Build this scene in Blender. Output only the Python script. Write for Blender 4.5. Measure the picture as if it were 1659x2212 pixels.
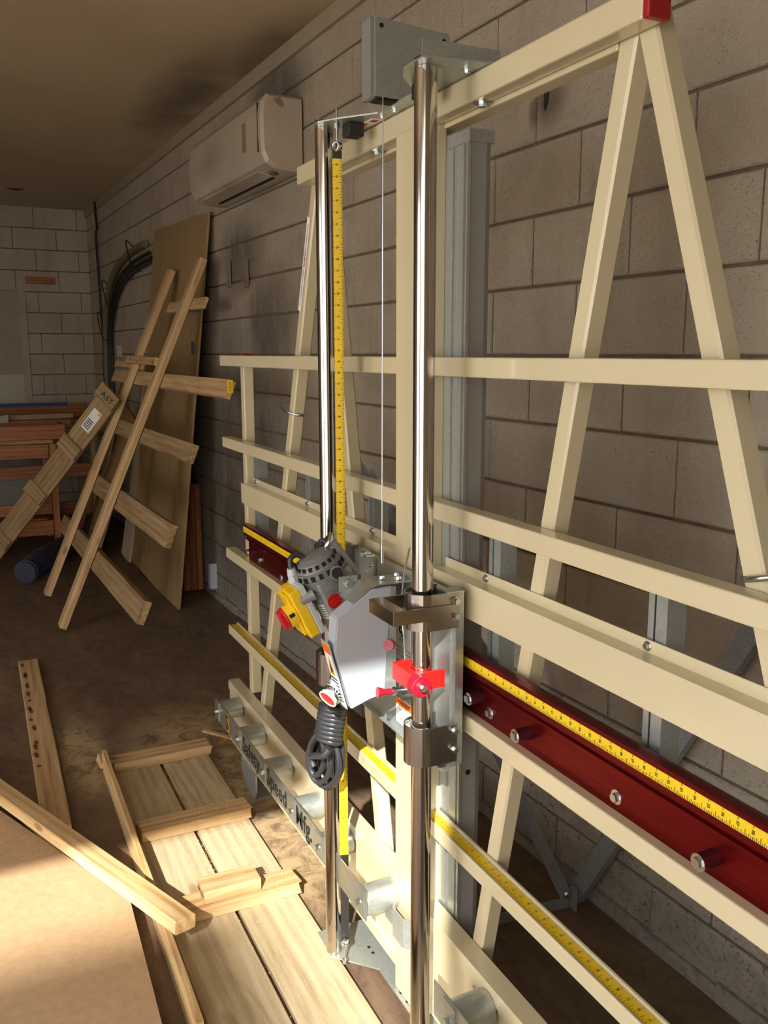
import bpy, bmesh, math, random
from mathutils import Vector, Matrix
random.seed(7)
for o in list(bpy.data.objects): bpy.data.objects.remove(o)
SC = bpy.context.scene
COL = SC.collection
V = Vector
R = math.radians
# ------------------------------------------------------------------ camera
PSI, TH, RO, FPX, HC = 0.4518, 0.1789, 0.0014, 1903.7, 1.61
fw = V((-math.cos(PSI)*math.cos(TH), math.sin(PSI)*math.cos(TH), -math.sin(TH)))
rt = V((math.sin(PSI), math.cos(PSI), 0.0)); dn = fw.cross(rt)
rt2 = math.cos(RO)*rt+math.sin(RO)*dn; dn2 = -math.sin(RO)*rt+math.cos(RO)*dn
cam = bpy.data.cameras.new('camera'); cam.sensor_fit = 'HORIZONTAL'; cam.sensor_width = 36.0
cam.lens = 36.0*FPX/1659.0; cam.clip_start = 0.02; cam.clip_end = 200
co = bpy.data.objects.new('camera', cam); COL.objects.link(co)
up = -dn2; bk = -fw
co.matrix_world = Matrix(((rt2.x, up.x, bk.x, 0), (rt2.y, up.y, bk.y, 0), (rt2.z, up.z, bk.z, HC), (0, 0, 0, 1)))
SC.camera = co
# ------------------------------------------------------------------ sky, sun, exposure
SC.view_settings.view_transform = 'Standard'; SC.view_settings.look = 'None'
SC.view_settings.gamma = 1.0; SC.view_settings.use_curve_mapping = False
SC.view_settings.exposure = 0.0
w = bpy.data.worlds.new('sky'); SC.world = w; w.use_nodes = True
nt = w.node_tree; bg = nt.nodes['Background']
bg.inputs[0].default_value = (0.96, 0.97, 1.0, 1); bg.inputs[1].default_value = 8.0
sd = V((-0.690, 0.441, -0.574)).normalized()
sl = bpy.data.lights.new('sun', 'SUN'); sl.energy = 11.5; sl.color = (1.0, 0.96, 0.89); sl.angle = R(0.8)
so = bpy.data.objects.new('sun', sl); COL.objects.link(so); so.location = (3, -3, 6)
so.rotation_euler = sd.to_track_quat('-Z', 'Y').to_euler()

# ------------------------------------------------------------------ materials
def s2l(c):
    return tuple(((x/255)/12.92 if x/255 <= 0.04045 else (((x/255)+0.055)/1.055)**2.4) for x in c)
class NT:
    def __init__(s, name):
        m = bpy.data.materials.new(name); m.use_nodes = True; s.m = m; s.t = m.node_tree
        s.b = s.t.nodes['Principled BSDF']; s.out = s.t.nodes['Material Output']
    def n(s, typ, **k):
        nd = s.t.nodes.new(typ)
        for a, v in k.items():
            if a[:2] == 'i_': nd.inputs[a[2:].replace('_', ' ')].default_value = v
            else: setattr(nd, a, v)
        return nd
    def l(s, a, b): s.t.links.new(a, b)
    def coord(s, kind, scale=(1, 1, 1), rnd=0.0, rot=(0, 0, 0)):
        if kind == 'World': src = s.n('ShaderNodeNewGeometry').outputs['Position']
        else: src = s.n('ShaderNodeTexCoord').outputs[kind]
        if rnd:
            oi = s.n('ShaderNodeObjectInfo'); mu = s.n('ShaderNodeVectorMath', operation='SCALE')
            cx = s.n('ShaderNodeCombineXYZ', i_X=1.0, i_Y=0.73, i_Z=0.41); s.l(cx.outputs[0], mu.inputs[0])
            mm = s.n('ShaderNodeMath', operation='MULTIPLY'); mm.inputs[1].default_value = rnd
            s.l(oi.outputs['Random'], mm.inputs[0]); s.l(mm.outputs[0], mu.inputs['Scale'])
            ad = s.n('ShaderNodeVectorMath', operation='ADD'); s.l(src, ad.inputs[0]); s.l(mu.outputs[0], ad.inputs[1]); src = ad.outputs[0]
        mp = s.n('ShaderNodeMapping'); mp.inputs['Scale'].default_value = scale; mp.inputs['Rotation'].default_value = rot
        s.l(src, mp.inputs[0]); return mp.outputs[0]
    def noise(s, co, scale=5, detail=4, rough=0.55, dist=0.0):
        nd = s.n('ShaderNodeTexNoise'); nd.inputs['Scale'].default_value = scale; nd.inputs['Detail'].default_value = detail
        nd.inputs['Roughness'].default_value = rough; nd.inputs['Distortion'].default_value = dist; s.l(co, nd.inputs['Vector']); return nd.outputs['Fac']
    def ramp(s, f, pts):
        r = s.n('ShaderNodeValToRGB'); e = r.color_ramp.elements
        while len(e) < len(pts): e.new(0.5)
        for i, (p, c) in enumerate(pts):
            e[i].position = p; e[i].color = (*c, 1) if len(c) == 3 else c
        s.l(f, r.inputs[0]); return r.outputs[0]
    def mix(s, f, a, b, typ='MIX'):
        m = s.n('ShaderNodeMix', data_type='RGBA', blend_type=typ)
        if isinstance(f, float): m.inputs[0].default_value = f
        else: s.l(f, m.inputs[0])
        for sock, v in ((m.inputs[6], a), (m.inputs[7], b)):
            if isinstance(v, tuple): sock.default_value = (*v, 1)
            else: s.l(v, sock)
        return m.outputs[2]
    def math(s, op, a, b=None, clamp=False):
        m = s.n('ShaderNodeMath', operation=op); m.use_clamp = clamp
        for i, v in enumerate((a, b)):
            if v is None: continue
            if isinstance(v, (int, float)): m.inputs[i].default_value = v
            else: s.l(v, m.inputs[i])
        return m.outputs[0]
    def bump(s, h, strength=0.5, dist=0.002):
        b = s.n('ShaderNodeBump'); b.inputs['Strength'].default_value = strength; b.inputs['Distance'].default_value = dist
        s.l(h, b.inputs['Height']); s.l(b.outputs[0], s.b.inputs['Normal'])
    def set(s, **k):
        for a, v in k.items():
            i = s.b.inputs[a.replace('_', ' ')]
            if isinstance(v, (int, float)): i.default_value = v
            elif isinstance(v, tuple): i.default_value = (*v, 1)
            else: s.l(v, i)
        return s.m
def plain(name, rgb, rough=0.5, metal=0.0, coat=0.0, var=0.06, scale=12):
    t = NT(name); c = s2l(rgb); n = t.noise(t.coord('World'), scale)
    lo = tuple(x*(1-var) for x in c); hi = tuple(min(1, x*(1+var)) for x in c)
    return t.set(Base_Color=t.ramp(n, [(0.3, lo), (0.7, hi)]), Roughness=rough, Metallic=metal, Coat_Weight=coat, Coat_Roughness=0.06)
def m_blob(t, pos, cx, cy, cz, sx, sy, sz, soft=1.0):
    # smooth falloff mask around one world point
    mp = t.n('ShaderNodeVectorMath', operation='SUBTRACT'); t.l(pos, mp.inputs[0]); mp.inputs[1].default_value = (cx, cy, cz)
    dv = t.n('ShaderNodeVectorMath', operation='DIVIDE'); t.l(mp.outputs[0], dv.inputs[0]); dv.inputs[1].default_value = (sx, sy, sz)
    le = t.n('ShaderNodeVectorMath', operation='LENGTH'); t.l(dv.outputs[0], le.inputs[0])
    return t.math('SUBTRACT', 1.0, le.outputs['Value'], True)
def mat_block(name, back=False):
    t = NT(name); P = t.coord('World'); pos = t.n('ShaderNodeNewGeometry').outputs['Position']
    n1 = t.noise(P, 2.2, 5, 0.6); n2 = t.noise(P, 60, 4, 0.65)
    base = t.ramp(n1, [(0.25, s2l((172, 158, 138))), (0.55, s2l((196, 182, 161))), (0.8, s2l((208, 196, 176)))])
    col = t.mix(t.math('MULTIPLY', n2, 0.35), base, s2l((150, 138, 120)))
    streak = t.noise(t.coord('World', (5, 5, 0.7)), 2.0, 4, 0.6)
    col = t.mix(t.ramp(streak, [(0.56, (0, 0, 0)), (0.78, (0.35, 0.35, 0.35))]), col, s2l((128, 112, 92)))
    pit = t.n('ShaderNodeTexVoronoi'); pit.inputs['Scale'].default_value = 95; t.l(P, pit.inputs['Vector'])
    n3 = t.noise(P, 5, 3)
    pm = t.math('MULTIPLY', t.math('LESS_THAN', pit.outputs['Distance'], 0.16), t.math('GREATER_THAN', n3, 0.56))
    if not back:
        # soot and grime up the wall; the first blob darkens its lower left broadly
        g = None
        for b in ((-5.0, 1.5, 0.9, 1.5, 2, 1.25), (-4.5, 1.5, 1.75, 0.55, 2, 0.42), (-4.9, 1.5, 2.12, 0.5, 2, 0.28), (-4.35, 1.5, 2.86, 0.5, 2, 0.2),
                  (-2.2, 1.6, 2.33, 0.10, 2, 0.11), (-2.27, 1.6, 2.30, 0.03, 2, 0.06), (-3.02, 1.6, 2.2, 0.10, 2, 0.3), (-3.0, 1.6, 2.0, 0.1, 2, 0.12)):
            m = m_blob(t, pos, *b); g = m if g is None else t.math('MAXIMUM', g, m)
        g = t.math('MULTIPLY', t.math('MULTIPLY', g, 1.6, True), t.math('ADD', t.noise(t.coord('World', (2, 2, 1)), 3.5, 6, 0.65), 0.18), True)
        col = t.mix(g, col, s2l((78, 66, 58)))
        lowm = t.ramp(t.n('ShaderNodeSeparateXYZ').outputs[2], [(0, (0, 0, 0)), (1, (1, 1, 1))])
        sp = t.n('ShaderNodeSeparateXYZ'); t.l(pos, sp.inputs[0])
        mr = t.n('ShaderNodeMapRange'); mr.inputs[1].default_value = 1.1; mr.inputs[2].default_value = 0.1; t.l(sp.outputs[2], mr.inputs[0])
        fl = t.math('MULTIPLY', mr.outputs[0], t.noise(P, 26, 6, 0.75))
        col = t.mix(t.ramp(fl, [(0.3, (0, 0, 0)), (0.62, (0.75, 0.75, 0.75))]), col, s2l((142, 138, 134)))
        pk = t.math('MULTIPLY', mr.outputs[0], t.math('GREATER_THAN', t.noise(P, 70, 3, 0.7), 0.62))
        col = t.mix(t.math('MULTIPLY', pk, 0.7), col, s2l((70, 64, 60)))
        bl = t.math('GREATER_THAN', t.math('ADD', m_blob(t, pos, -1.10, 1.63, 0.16, 0.11, 1, 0.15), t.math('MULTIPLY', t.noise(P, 14, 5, 0.7), 0.5)), 0.62)
        col = t.mix(t.math('MULTIPLY', bl, 0.85), col, s2l((60, 60, 60)))
    col = t.mix(t.math('MULTIPLY', pm, 0.7), col, s2l((84, 74, 64)))
    b1 = t.noise(P, 95, 5, 0.7); b2 = t.noise(P, 32, 4, 0.6)
    h = t.math('SUBTRACT', t.math('ADD', b1, b2), t.math('MULTIPLY', pm, 0.8)); t.bump(h, 0.95, 0.011)
    return t.set(Base_Color=col, Roughness=0.62, Specular_IOR_Level=0.35)
def mat_floor():
    t = NT('worn_concrete_floor'); P = t.coord('World'); pos = t.n('ShaderNodeNewGeometry').outputs['Position']
    a = t.noise(t.coord('World', (1, 3.2, 1), rot=(0, 0, 0.3)), 2.6, 8, 0.7, 0.8); b = t.noise(P, 14, 6, 0.7, 0.5); c = t.noise(P, 1.1, 4)
    col = t.ramp(a, [(0.28, s2l((78, 62, 50))), (0.5, s2l((114, 94, 75))), (0.66, s2l((140, 118, 95))), (0.82, s2l((168, 146, 120)))])
    col = t.mix(t.math('MULTIPLY', b, 0.5), col, s2l((92, 70, 54)))
    col = t.mix(t.ramp(c, [(0.35, (0, 0, 0)), (0.7, (0.5, 0.5, 0.5))]), col, s2l((104, 78, 58)))
    sw = t.noise(t.coord('World', (1, 1, 1)), 7, 8, 0.75, 2.2)
    col = t.mix(t.ramp(sw, [(0.54, (0, 0, 0)), (0.68, (0.55, 0.55, 0.55))]), col, s2l((58, 45, 35)))
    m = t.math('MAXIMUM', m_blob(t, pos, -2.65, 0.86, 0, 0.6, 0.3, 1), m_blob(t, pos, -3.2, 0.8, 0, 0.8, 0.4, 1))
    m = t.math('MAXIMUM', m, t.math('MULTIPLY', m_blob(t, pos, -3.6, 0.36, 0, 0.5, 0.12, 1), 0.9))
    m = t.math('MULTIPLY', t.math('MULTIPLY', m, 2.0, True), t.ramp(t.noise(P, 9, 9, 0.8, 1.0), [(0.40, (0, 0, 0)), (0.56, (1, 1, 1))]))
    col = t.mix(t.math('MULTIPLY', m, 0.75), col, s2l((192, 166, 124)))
    fl = t.math('GREATER_THAN', t.noise(P, 190, 2, 0.6), 0.70); col = t.mix(t.math('MULTIPLY', fl, 0.5), col, s2l((200, 178, 140)))
    t.bump(t.math('ADD', a, t.math('MULTIPLY', b, 0.6)), 0.35, 0.003)
    return t.set(Base_Color=col, Roughness=t.ramp(b, [(0.3, (0.42,)*3), (0.7, (0.75,)*3)]))
def mat_wood(name, c1, c2, c3, dust=0.0, rough=0.6, rings=1.0):
    t = NT(name); co = t.coord('Object', (1.2, 14, 14), 23.0); co2 = t.coord('Object', (0.55, 4.2, 4.2), 23.0)
    fine = t.noise(t.coord('Object', (4, 160, 160), 11.0), 1.0, 3, 0.6); g = t.noise(co, 1.6, 5, 0.6, 1.2)
    wv = t.n('ShaderNodeTexWave', wave_type='RINGS', rings_direction='X'); wv.inputs['Scale'].default_value = 2.4; wv.inputs['Distortion'].default_value = 3.0
    wv.inputs['Detail'].default_value = 3; wv.inputs['Detail Scale'].default_value = 0.8; t.l(co2, wv.inputs['Vector'])
    f = t.math('ADD', t.math('MULTIPLY', g, 0.75), t.math('MULTIPLY', wv.outputs['Fac'], 0.14*rings)); f = t.math('ADD', f, t.math('MULTIPLY', fine, 0.30))
    col = t.ramp(f, [(0.38, s2l(c1)), (0.56, s2l(c2)), (0.76, s2l(c3))])
    vo = t.n('ShaderNodeTexVoronoi'); vo.inputs['Scale'].default_value = 1.0; t.l(t.coord('Object', (3.2, 9, 9), 37.0), vo.inputs['Vector'])
    k = t.ramp(vo.outputs['Distance'], [(0.0, (0.85,)*3), (0.09, (0.6,)*3), (0.14, (0, 0, 0))])
    col = t.mix(k, col, s2l((118, 74, 44)))
    if dust:
        P = t.coord('World'); d = t.math('GREATER_THAN', t.noise(P, 150, 4, 0.8), 0.62); big = t.noise(P, 5, 4)
        col = t.mix(t.math('MULTIPLY', t.math('MULTIPLY', big, dust, True), 1.0), col, s2l((205, 190, 152)))
        col = t.mix(t.math('MULTIPLY', d, 0.6*dust), col, s2l((236, 222, 186)))
    t.bump(t.math('ADD', fine, g), 0.3, 0.0012)
    return t.set(Base_Color=col, Roughness=rough, Specular_IOR_Level=0.3)
def mat_galv(name, rgb=(184, 190, 186), rough=0.36, spangle=140, tint=0.06, metal=0.72):
    t = NT(name); P = t.coord('World'); vo = t.n('ShaderNodeTexVoronoi'); vo.inputs['Scale'].default_value = spangle; t.l(P, vo.inputs['Vector'])
    c = s2l(rgb); sx = t.n('ShaderNodeSeparateColor'); t.l(vo.outputs['Color'], sx.inputs[0])
    col = t.mix(t.math('MULTIPLY', sx.outputs[0], 1.0), tuple(x*(1-tint) for x in c), tuple(min(1, x*(1+tint)) for x in c))
    ro = t.math('ADD', t.math('MULTIPLY', sx.outputs[1], 0.12), rough-0.06)
    return t.set(Base_Color=col, Roughness=ro, Metallic=metal)
M = {}
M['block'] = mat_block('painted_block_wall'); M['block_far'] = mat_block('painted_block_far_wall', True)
M['mortar'] = plain('painted_mortar', (104, 90, 72), 0.85, var=0.25, scale=30)
M['mortar_line'] = plain('dark_joint_line', (100, 84, 66), 0.9, var=0.4, scale=14)
M['floor'] = mat_floor()
def mat_ceiling():
    t = NT('painted_ceiling'); P = t.coord('World'); pos = t.n('ShaderNodeNewGeometry').outputs['Position']
    col = t.ramp(t.noise(P, 1.3, 4), [(0.3, s2l((184, 166, 136))), (0.7, s2l((200, 182, 152)))])
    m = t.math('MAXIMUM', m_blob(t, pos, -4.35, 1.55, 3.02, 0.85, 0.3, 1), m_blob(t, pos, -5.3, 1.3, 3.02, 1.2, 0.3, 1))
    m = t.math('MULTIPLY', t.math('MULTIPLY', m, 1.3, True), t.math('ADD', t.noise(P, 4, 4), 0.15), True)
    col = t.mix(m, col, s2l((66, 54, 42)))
    return t.set(Base_Color=col, Roughness=0.8)
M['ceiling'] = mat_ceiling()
M['trimpaint'] = plain('painted_trim', (158, 144, 122), 0.6)
M['panelgrey'] = plain('panel_paint', (150, 140, 118), 0.7); M['panelgrey2'] = plain('panel_paint_light', (178, 170, 150), 0.7)
M['foot'] = plain('rough_footing', (132, 124, 114), 0.9, var=0.3, scale=40)
def mat_cream():
    t = NT('cream_enamel'); n = t.noise(t.coord('World'), 3, 2)
    t.bump(t.noise(t.coord('World'), 45, 2, 0.4), 0.05, 0.002)
    return t.set(Base_Color=t.ramp(n, [(0.3, s2l((205, 192, 157))), (0.7, s2l((210, 198, 164)))]), Roughness=0.24, Specular_IOR_Level=0.55, Coat_Weight=0.5, Coat_Roughness=0.05)
M['cream'] = mat_cream()
M['galv'] = mat_galv('galvanised_steel'); M['housing'] = plain('grey_coated_housing', (150, 146, 142), 0.5, 0.25, var=0.08, scale=300); M['galvdull'] = mat_galv('dull_galvanised_steel', (150, 152, 154), 0.45, 260, 0.16, 0.35)
M['zinc'] = plain('bright_zinc', (205, 212, 216), 0.22, 1.0, var=0.03)
def mat_chrome():
    t = NT('polished_chrome_tube'); n = t.noise(t.coord('World', (1, 1, 0.06)), 90, 2)
    return t.set(Base_Color=s2l((196, 189, 182)), Metallic=1.0, Roughness=t.ramp(n, [(0.3, (0.10,)*3), (0.7, (0.15,)*3)]))
M['chrome'] = mat_chrome()
def mat_brushed():
    t = NT('brushed_stainless'); n = t.noise(t.coord('World', (1, 1, 0.03)), 400, 2)
    return t.set(Base_Color=t.ramp(n, [(0.3, s2l((156, 148, 140))), (0.7, s2l((168, 160, 152)))]), Metallic=1.0, Roughness=0.25)
M['brushed'] = mat_brushed()
def mat_red():
    t = NT('red_anodised_aluminium'); n = t.noise(t.coord('World', (0.2, 8, 8)), 30, 2)
    return t.set(Base_Color=t.ramp(n, [(0.3, s2l((104, 14, 18))), (0.7, s2l((124, 20, 23)))]), Metallic=0.85, Roughness=0.33)
M['red'] = mat_red(); M['redspacer'] = plain('dark_red_spacer', (96, 50, 62), 0.35, 0.7)
M['darkred'] = plain('dark_red_end', (70, 14, 18), 0.5)
M['yellow'] = plain('yellow_tape', (232, 196, 34), 0.4); M['ink'] = plain('black_ink', (24, 22, 20), 0.6); M['black'] = plain('black_steel', (34, 32, 32), 0.45)
M['rubber'] = plain('black_rubber_cord', (46, 48, 52), 0.4, var=0.12); M['dark'] = plain('dark_void', (16, 14, 12), 0.8)
M['guard'] = plain('grey_guard_paint', (172, 178, 187), 0.36, 0.0, 0.08, 0.01); M['motor'] = plain('grey_motor_casting', (138, 138, 140), 0.4, 0.15)
M['motorcap'] = plain('dark_grey_nylon', (112, 112, 112), 0.45); M['yplastic'] = plain('yellow_switch_plastic', (238, 196, 28), 0.35, coat=0.3, var=0.02)
M['rplastic'] = plain('red_switch_plastic', (196, 26, 34), 0.35); M['redblock'] = plain('bright_red_plastic', (206, 30, 26), 0.35, var=0.02); M['knobred'] = plain('crimson_knob', (150, 20, 42), 0.35)
M['lgrey'] = plain('light_grey_plastic', (186, 194, 200), 0.4); M['white'] = plain('white_label', (232, 230, 222), 0.5, var=0.01)
M['orange'] = plain('orange_label_band', (236, 108, 28), 0.5); M['redink'] = plain('red_label_ink', (200, 36, 36), 0.5); M['stick'] = plain('red_sticker', (206, 30, 30), 0.4)
M['logo'] = plain('amber_logo_ink', (214, 150, 34), 0.5); M['plate'] = mat_galv('zinc_roller_plate', (176, 180, 172), 0.34, 30, 0.06, 0.85)
M['pine'] = mat_wood('pale_pine', (152, 116, 76), (186, 152, 108), (206, 176, 132)); M['pine_dark'] = mat_wood('weathered_pine', (116, 92, 62), (146, 120, 84), (166, 142, 104))
M['pine_dust'] = mat_wood('dusty_pallet_pine', (126, 104, 78), (162, 140, 110), (188, 168, 136), 0.55, 0.8); M['grey_wood'] = mat_wood('grey_dusty_pine', (146, 130, 106), (168, 152, 128), (186, 172, 148), 0.4, 0.8)
M['honey'] = mat_wood('golden_pine', (172, 130, 82), (204, 168, 116), (222, 194, 148)); M['redwood'] = mat_wood('reddish_timber', (116, 66, 38), (148, 92, 56), (170, 112, 72))
M['ply'] = mat_wood('tan_plywood', (138, 112, 74), (152, 126, 86), (162, 136, 96), rings=0.4); M['ply2'] = mat_wood('patterned_plywood', (130, 100, 62), (168, 134, 88), (190, 156, 106), rings=1.8)
M['cedar'] = mat_wood('red_brown_boards', (92, 44, 32), (128, 70, 48), (150, 92, 62))
def mat_card():
    t = NT('brown_cardboard'); pos = t.n('ShaderNodeNewGeometry').outputs['Position']
    col = t.ramp(t.noise(t.coord('Object'), 40, 4), [(0.3, s2l((182, 150, 114))), (0.7, s2l((194, 162, 124)))])
    wv = t.n('ShaderNodeTexWave', bands_direction='DIAGONAL'); wv.inputs['Scale'].default_value = 26; wv.inputs['Distortion'].default_value = 1.0; wv.inputs['Detail'].default_value = 1
    t.l(t.coord('World', (1, 1.6, 0.0)), wv.inputs['Vector'])
    m = m_blob(t, pos, -2.75, 0.12, 0.05, 0.62, 0.5, 5); m = t.math('MULTIPLY', m, 2.5, True)
    t.bump(t.math('MULTIPLY', wv.outputs['Fac'], m), 0.6, 0.0016)
    return t.set(Base_Color=col, Roughness=0.85, Specular_IOR_Level=0.2)
M['card'] = mat_card(); M['cardedge'] = plain('cardboard_edge', (150, 118, 82), 0.9)
def mat_ac():
    t = NT('grimy_white_plastic'); pos = t.n('ShaderNodeNewGeometry').outputs['Position']; P = t.coord('World')
    col = t.ramp(t.noise(P, 4, 4), [(0.3, s2l((170, 157, 140))), (0.7, s2l((182, 170, 152)))])
    m = t.math('MAXIMUM', m_blob(t, pos, -4.75, 1.3, 2.6, 0.28, 0.6, 0.12), m_blob(t, pos, -4.6, 1.38, 2.45, 0.4, 0.08, 0.06))
    col = t.mix(t.math('MULTIPLY', t.math('MULTIPLY', m, 1.0, True), t.noise(t.coord('World', (3, 3, 0.5)), 6, 3)), col, s2l((104, 84, 70)))
    return t.set(Base_Color=col, Roughness=0.3, Coat_Weight=0.3)
M['ac'] = mat_ac(); M['tan'] = plain('tan_dust', (128, 112, 88), 0.8)
M['pipe'] = plain('painted_conduit', (112, 98, 68), 0.6); M['cable'] = plain('black_cable', (30, 32, 30), 0.5); M['bluehose'] = plain('dark_blue_hose', (28, 34, 58), 0.5)
M['blue'] = plain('blue_tape', (24, 60, 120), 0.6); M['asphalt'] = plain('pale_yard_concrete', (176, 168, 154), 0.9, var=0.15, scale=3)
M['outwall'] = plain('pale_render_outside', (190, 182, 168), 0.9, var=0.1, scale=2); M['sawdust'] = plain('sawdust', (216, 190, 140), 0.9)
M['bark'] = plain('dark_bark', (96, 60, 36), 0.9, var=0.4, scale=60); M['capred'] = plain('deep_red_cap', (158, 22, 32), 0.45); M['greyflash'] = plain('pale_metal_flashing', (176, 172, 162), 0.5)

# ------------------------------------------------------------------ mesh helpers
class MB:
    def __init__(s): s.v = []; s.f = []; s.mi = []; s.sm = []; s.mats = []; s.cur = 0
    def mat(s, k):
        if k not in s.mats: s.mats.append(k)
        s.cur = s.mats.index(k); return s
    def add(s, vs, fs, smooth=False):
        b = len(s.v); s.v += [tuple(v) for v in vs]
        for f in fs: s.f.append(tuple(b+i for i in f)); s.mi.append(s.cur); s.sm.append(smooth)
        return s
    def box(s, x0, x1, y0, y1, z0, z1):
        vs = [(x, y, z) for x in (x0, x1) for y in (y0, y1) for z in (z0, z1)]
        return s.add(vs, [(0, 1, 3, 2), (4, 6, 7, 5), (0, 4, 5, 1), (2, 3, 7, 6), (0, 2, 6, 4), (1, 5, 7, 3)])
    def cbox(s, x0, x1, y0, y1, z0, z1, c=0.003):
        # box with chamfered edges (convex hull of 24 points)
        bm = bmesh.new(); bmesh.ops.create_cube(bm, size=1)
        for v in bm.verts: v.co = V(((x0+x1)/2+v.co.x*(x1-x0), (y0+y1)/2+v.co.y*(y1-y0), (z0+z1)/2+v.co.z*(z1-z0)))
        bmesh.ops.bevel(bm, geom=list(bm.edges), offset=c, segments=2, affect='EDGES', profile=0.5)
        return s.bm(bm)
    def bm(s, bm, smooth=False):
        bm.verts.index_update(); s.add([v.co for v in bm.verts], [[v.index for v in f.verts] for f in bm.faces], smooth); bm.free(); return s
    def cyl(s, p0, p1, r, n=20, r1=None, caps=True, smooth=True):
        p0, p1 = V(p0), V(p1); r1 = r if r1 is None else r1; d = (p1-p0).normalized()
        a = d.orthogonal().normalized(); b = d.cross(a)
        ring = lambda p, q: [p+(a*math.cos(2*math.pi*i/n)+b*math.sin(2*math.pi*i/n))*q for i in range(n)]
        s.add(ring(p0, r)+ring(p1, r1), [(i, (i+1) % n, n+(i+1) % n, n+i) for i in range(n)], smooth)
        if caps:
            s.add(ring(p0, r), [tuple(range(n))[::-1]]); s.add(ring(p1, r1), [tuple(range(n))])
        return s
    def pipe(s, p0, p1, ro, ri, n=28):
        p0, p1 = V(p0), V(p1); d = (p1-p0).normalized(); a = d.orthogonal().normalized(); b = d.cross(a)
        ring = lambda p, q: [p+(a*math.cos(2*math.pi*i/n)+b*math.sin(2*math.pi*i/n))*q for i in range(n)]
        vs = ring(p0, ro)+ring(p1, ro)+ring(p1, ri)+ring(p0, ri); fs = []
        for k in range(4):
            for i in range(n): fs.append((k*n+i, k*n+(i+1) % n, ((k+1) % 4)*n+(i+1) % n, ((k+1) % 4)*n+i))
        return s.add(vs, fs, True)
    def prism(s, poly, o, u, v, w):
        # polygon (a,b) pairs placed at o+a*u+b*v, extruded by vector w
        o, u, v, w = V(o), V(u), V(v), V(w); n = len(poly)
        A = [o+u*a+v*b for a, b in poly]; B = [p+w for p in A]
        s.add(A+B, [tuple(range(n)), tuple(range(2*n-1, n-1, -1))]+[(i, n+i, n+(i+1) % n, (i+1) % n) for i in range(n)]); return s
    def sweep(s, pts, r, n=10, smooth=True, sub=5, closed=False):
        P = [V(p) for p in pts]
        if sub > 1 and len(P) > 2:
            Q = []; m = len(P); rng = m if closed else m-1
            for i in range(rng):
                if closed: p0, p1, p2, p3 = P[i-1], P[i], P[(i+1) % m], P[(i+2) % m]
                else: p0, p1, p2, p3 = P[max(i-1, 0)], P[i], P[i+1], P[min(i+2, m-1)]
                for k in range(sub):
                    t = k/sub; Q.append(0.5*((2*p1)+(p2-p0)*t+(2*p0-5*p1+4*p2-p3)*t*t+(3*p1-p0-3*p2+p3)*t**3))
            if not closed: Q.append(P[-1])
            P = Q
        m = len(P); vs = []; a = None
        for i, p in enumerate(P):
            if closed: d = (P[(i+1) % m]-P[i-1]).normalized()
            else: d = (P[min(i+1, m-1)]-P[max(i-1, 0)]).normalized()
            a = d.orthogonal().normalized() if a is None else (a-d*a.dot(d)).normalized(); b = d.cross(a)
            vs += [p+(a*math.cos(2*math.pi*j/n)+b*math.sin(2*math.pi*j/n))*r for j in range(n)]
        fs = [(i*n+j, i*n+(j+1) % n, ((i+1) % m)*n+(j+1) % n, ((i+1) % m)*n+j) for i in range(m if closed else m-1) for j in range(n)]
        s.add(vs, fs, smooth)
        if not closed: s.add(vs[:n], [tuple(range(n))[::-1]]); s.add(vs[-n:], [tuple(range(n))])
        return s
    def strip(s, path, width, thick):
        # path of points (bent flat bar); width is a vector, thick a vector per segment normal computed
        P = [V(p) for p in path]; W = V(width)
        for i in range(len(P)-1):
            d = (P[i+1]-P[i]); nrm = d.cross(W).normalized()*thick
            A = [P[i], P[i+1], P[i+1]+W, P[i]+W]; B = [p+nrm for p in A]
            s.add(A+B, [(0, 1, 2, 3), (7, 6, 5, 4), (0, 4, 5, 1), (1, 5, 6, 2), (2, 6, 7, 3), (3, 7, 4, 0)])
        return s
    def hexbolt(s, p, d, r=0.008, h=0.006, washer=0.012):
        p, d = V(p), V(d).normalized()
        s.cyl(p, p+d*0.0015, washer, 16, smooth=False); s.cyl(p+d*0.0015, p+d*(0.0015+h), r, 6, r*0.94, smooth=False)
        return s
    def text(s, txt, o, u, v, size, align='CENTER', bold=0.0):
        vs, fs = textmesh(txt, align, bold); o, u, v = V(o), V(u).normalized(), V(v).normalized(); nrm = u.cross(v)*0.0003
        return s.add([o+u*a*size+v*b*size+nrm for a, b in vs], fs)
    def build(s, name, parent=None, loc=None, origin=None, **props):
        me = bpy.data.meshes.new(name)
        if origin is None and parent is None:
            xs = [v[0] for v in s.v]; ys = [v[1] for v in s.v]; zs = [v[2] for v in s.v]
            origin = ((min(xs)+max(xs))/2, (min(ys)+max(ys))/2, min(zs))
        o3 = V(origin) if origin is not None else V((0, 0, 0))
        me.from_pydata([tuple(V(v)-o3) for v in s.v], [], s.f); me.validate(); 
        for k in s.mats: me.materials.append(M[k])
        if len(me.polygons) == len(s.f):
            me.polygons.foreach_set('material_index', s.mi); me.polygons.foreach_set('use_smooth', s.sm)
        bm = bmesh.new(); bm.from_mesh(me); bmesh.ops.recalc_face_normals(bm, faces=bm.faces); bm.to_mesh(me); bm.free()
        ob = bpy.data.objects.new(name, me); COL.objects.link(ob); ob.location = o3
        if parent is not None: attach(ob, parent)
        for k, v in props.items(): ob[k] = v
        return ob
WLOC = {}
def attach(ob, parent):
    ob.parent = parent; ob.matrix_parent_inverse = mw(parent).inverted()
def mw(o):
    m = Matrix.LocRotScale(o.location, o.rotation_euler, o.scale)
    return mw(o.parent) @ o.matrix_parent_inverse @ m if o.parent else m
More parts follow.
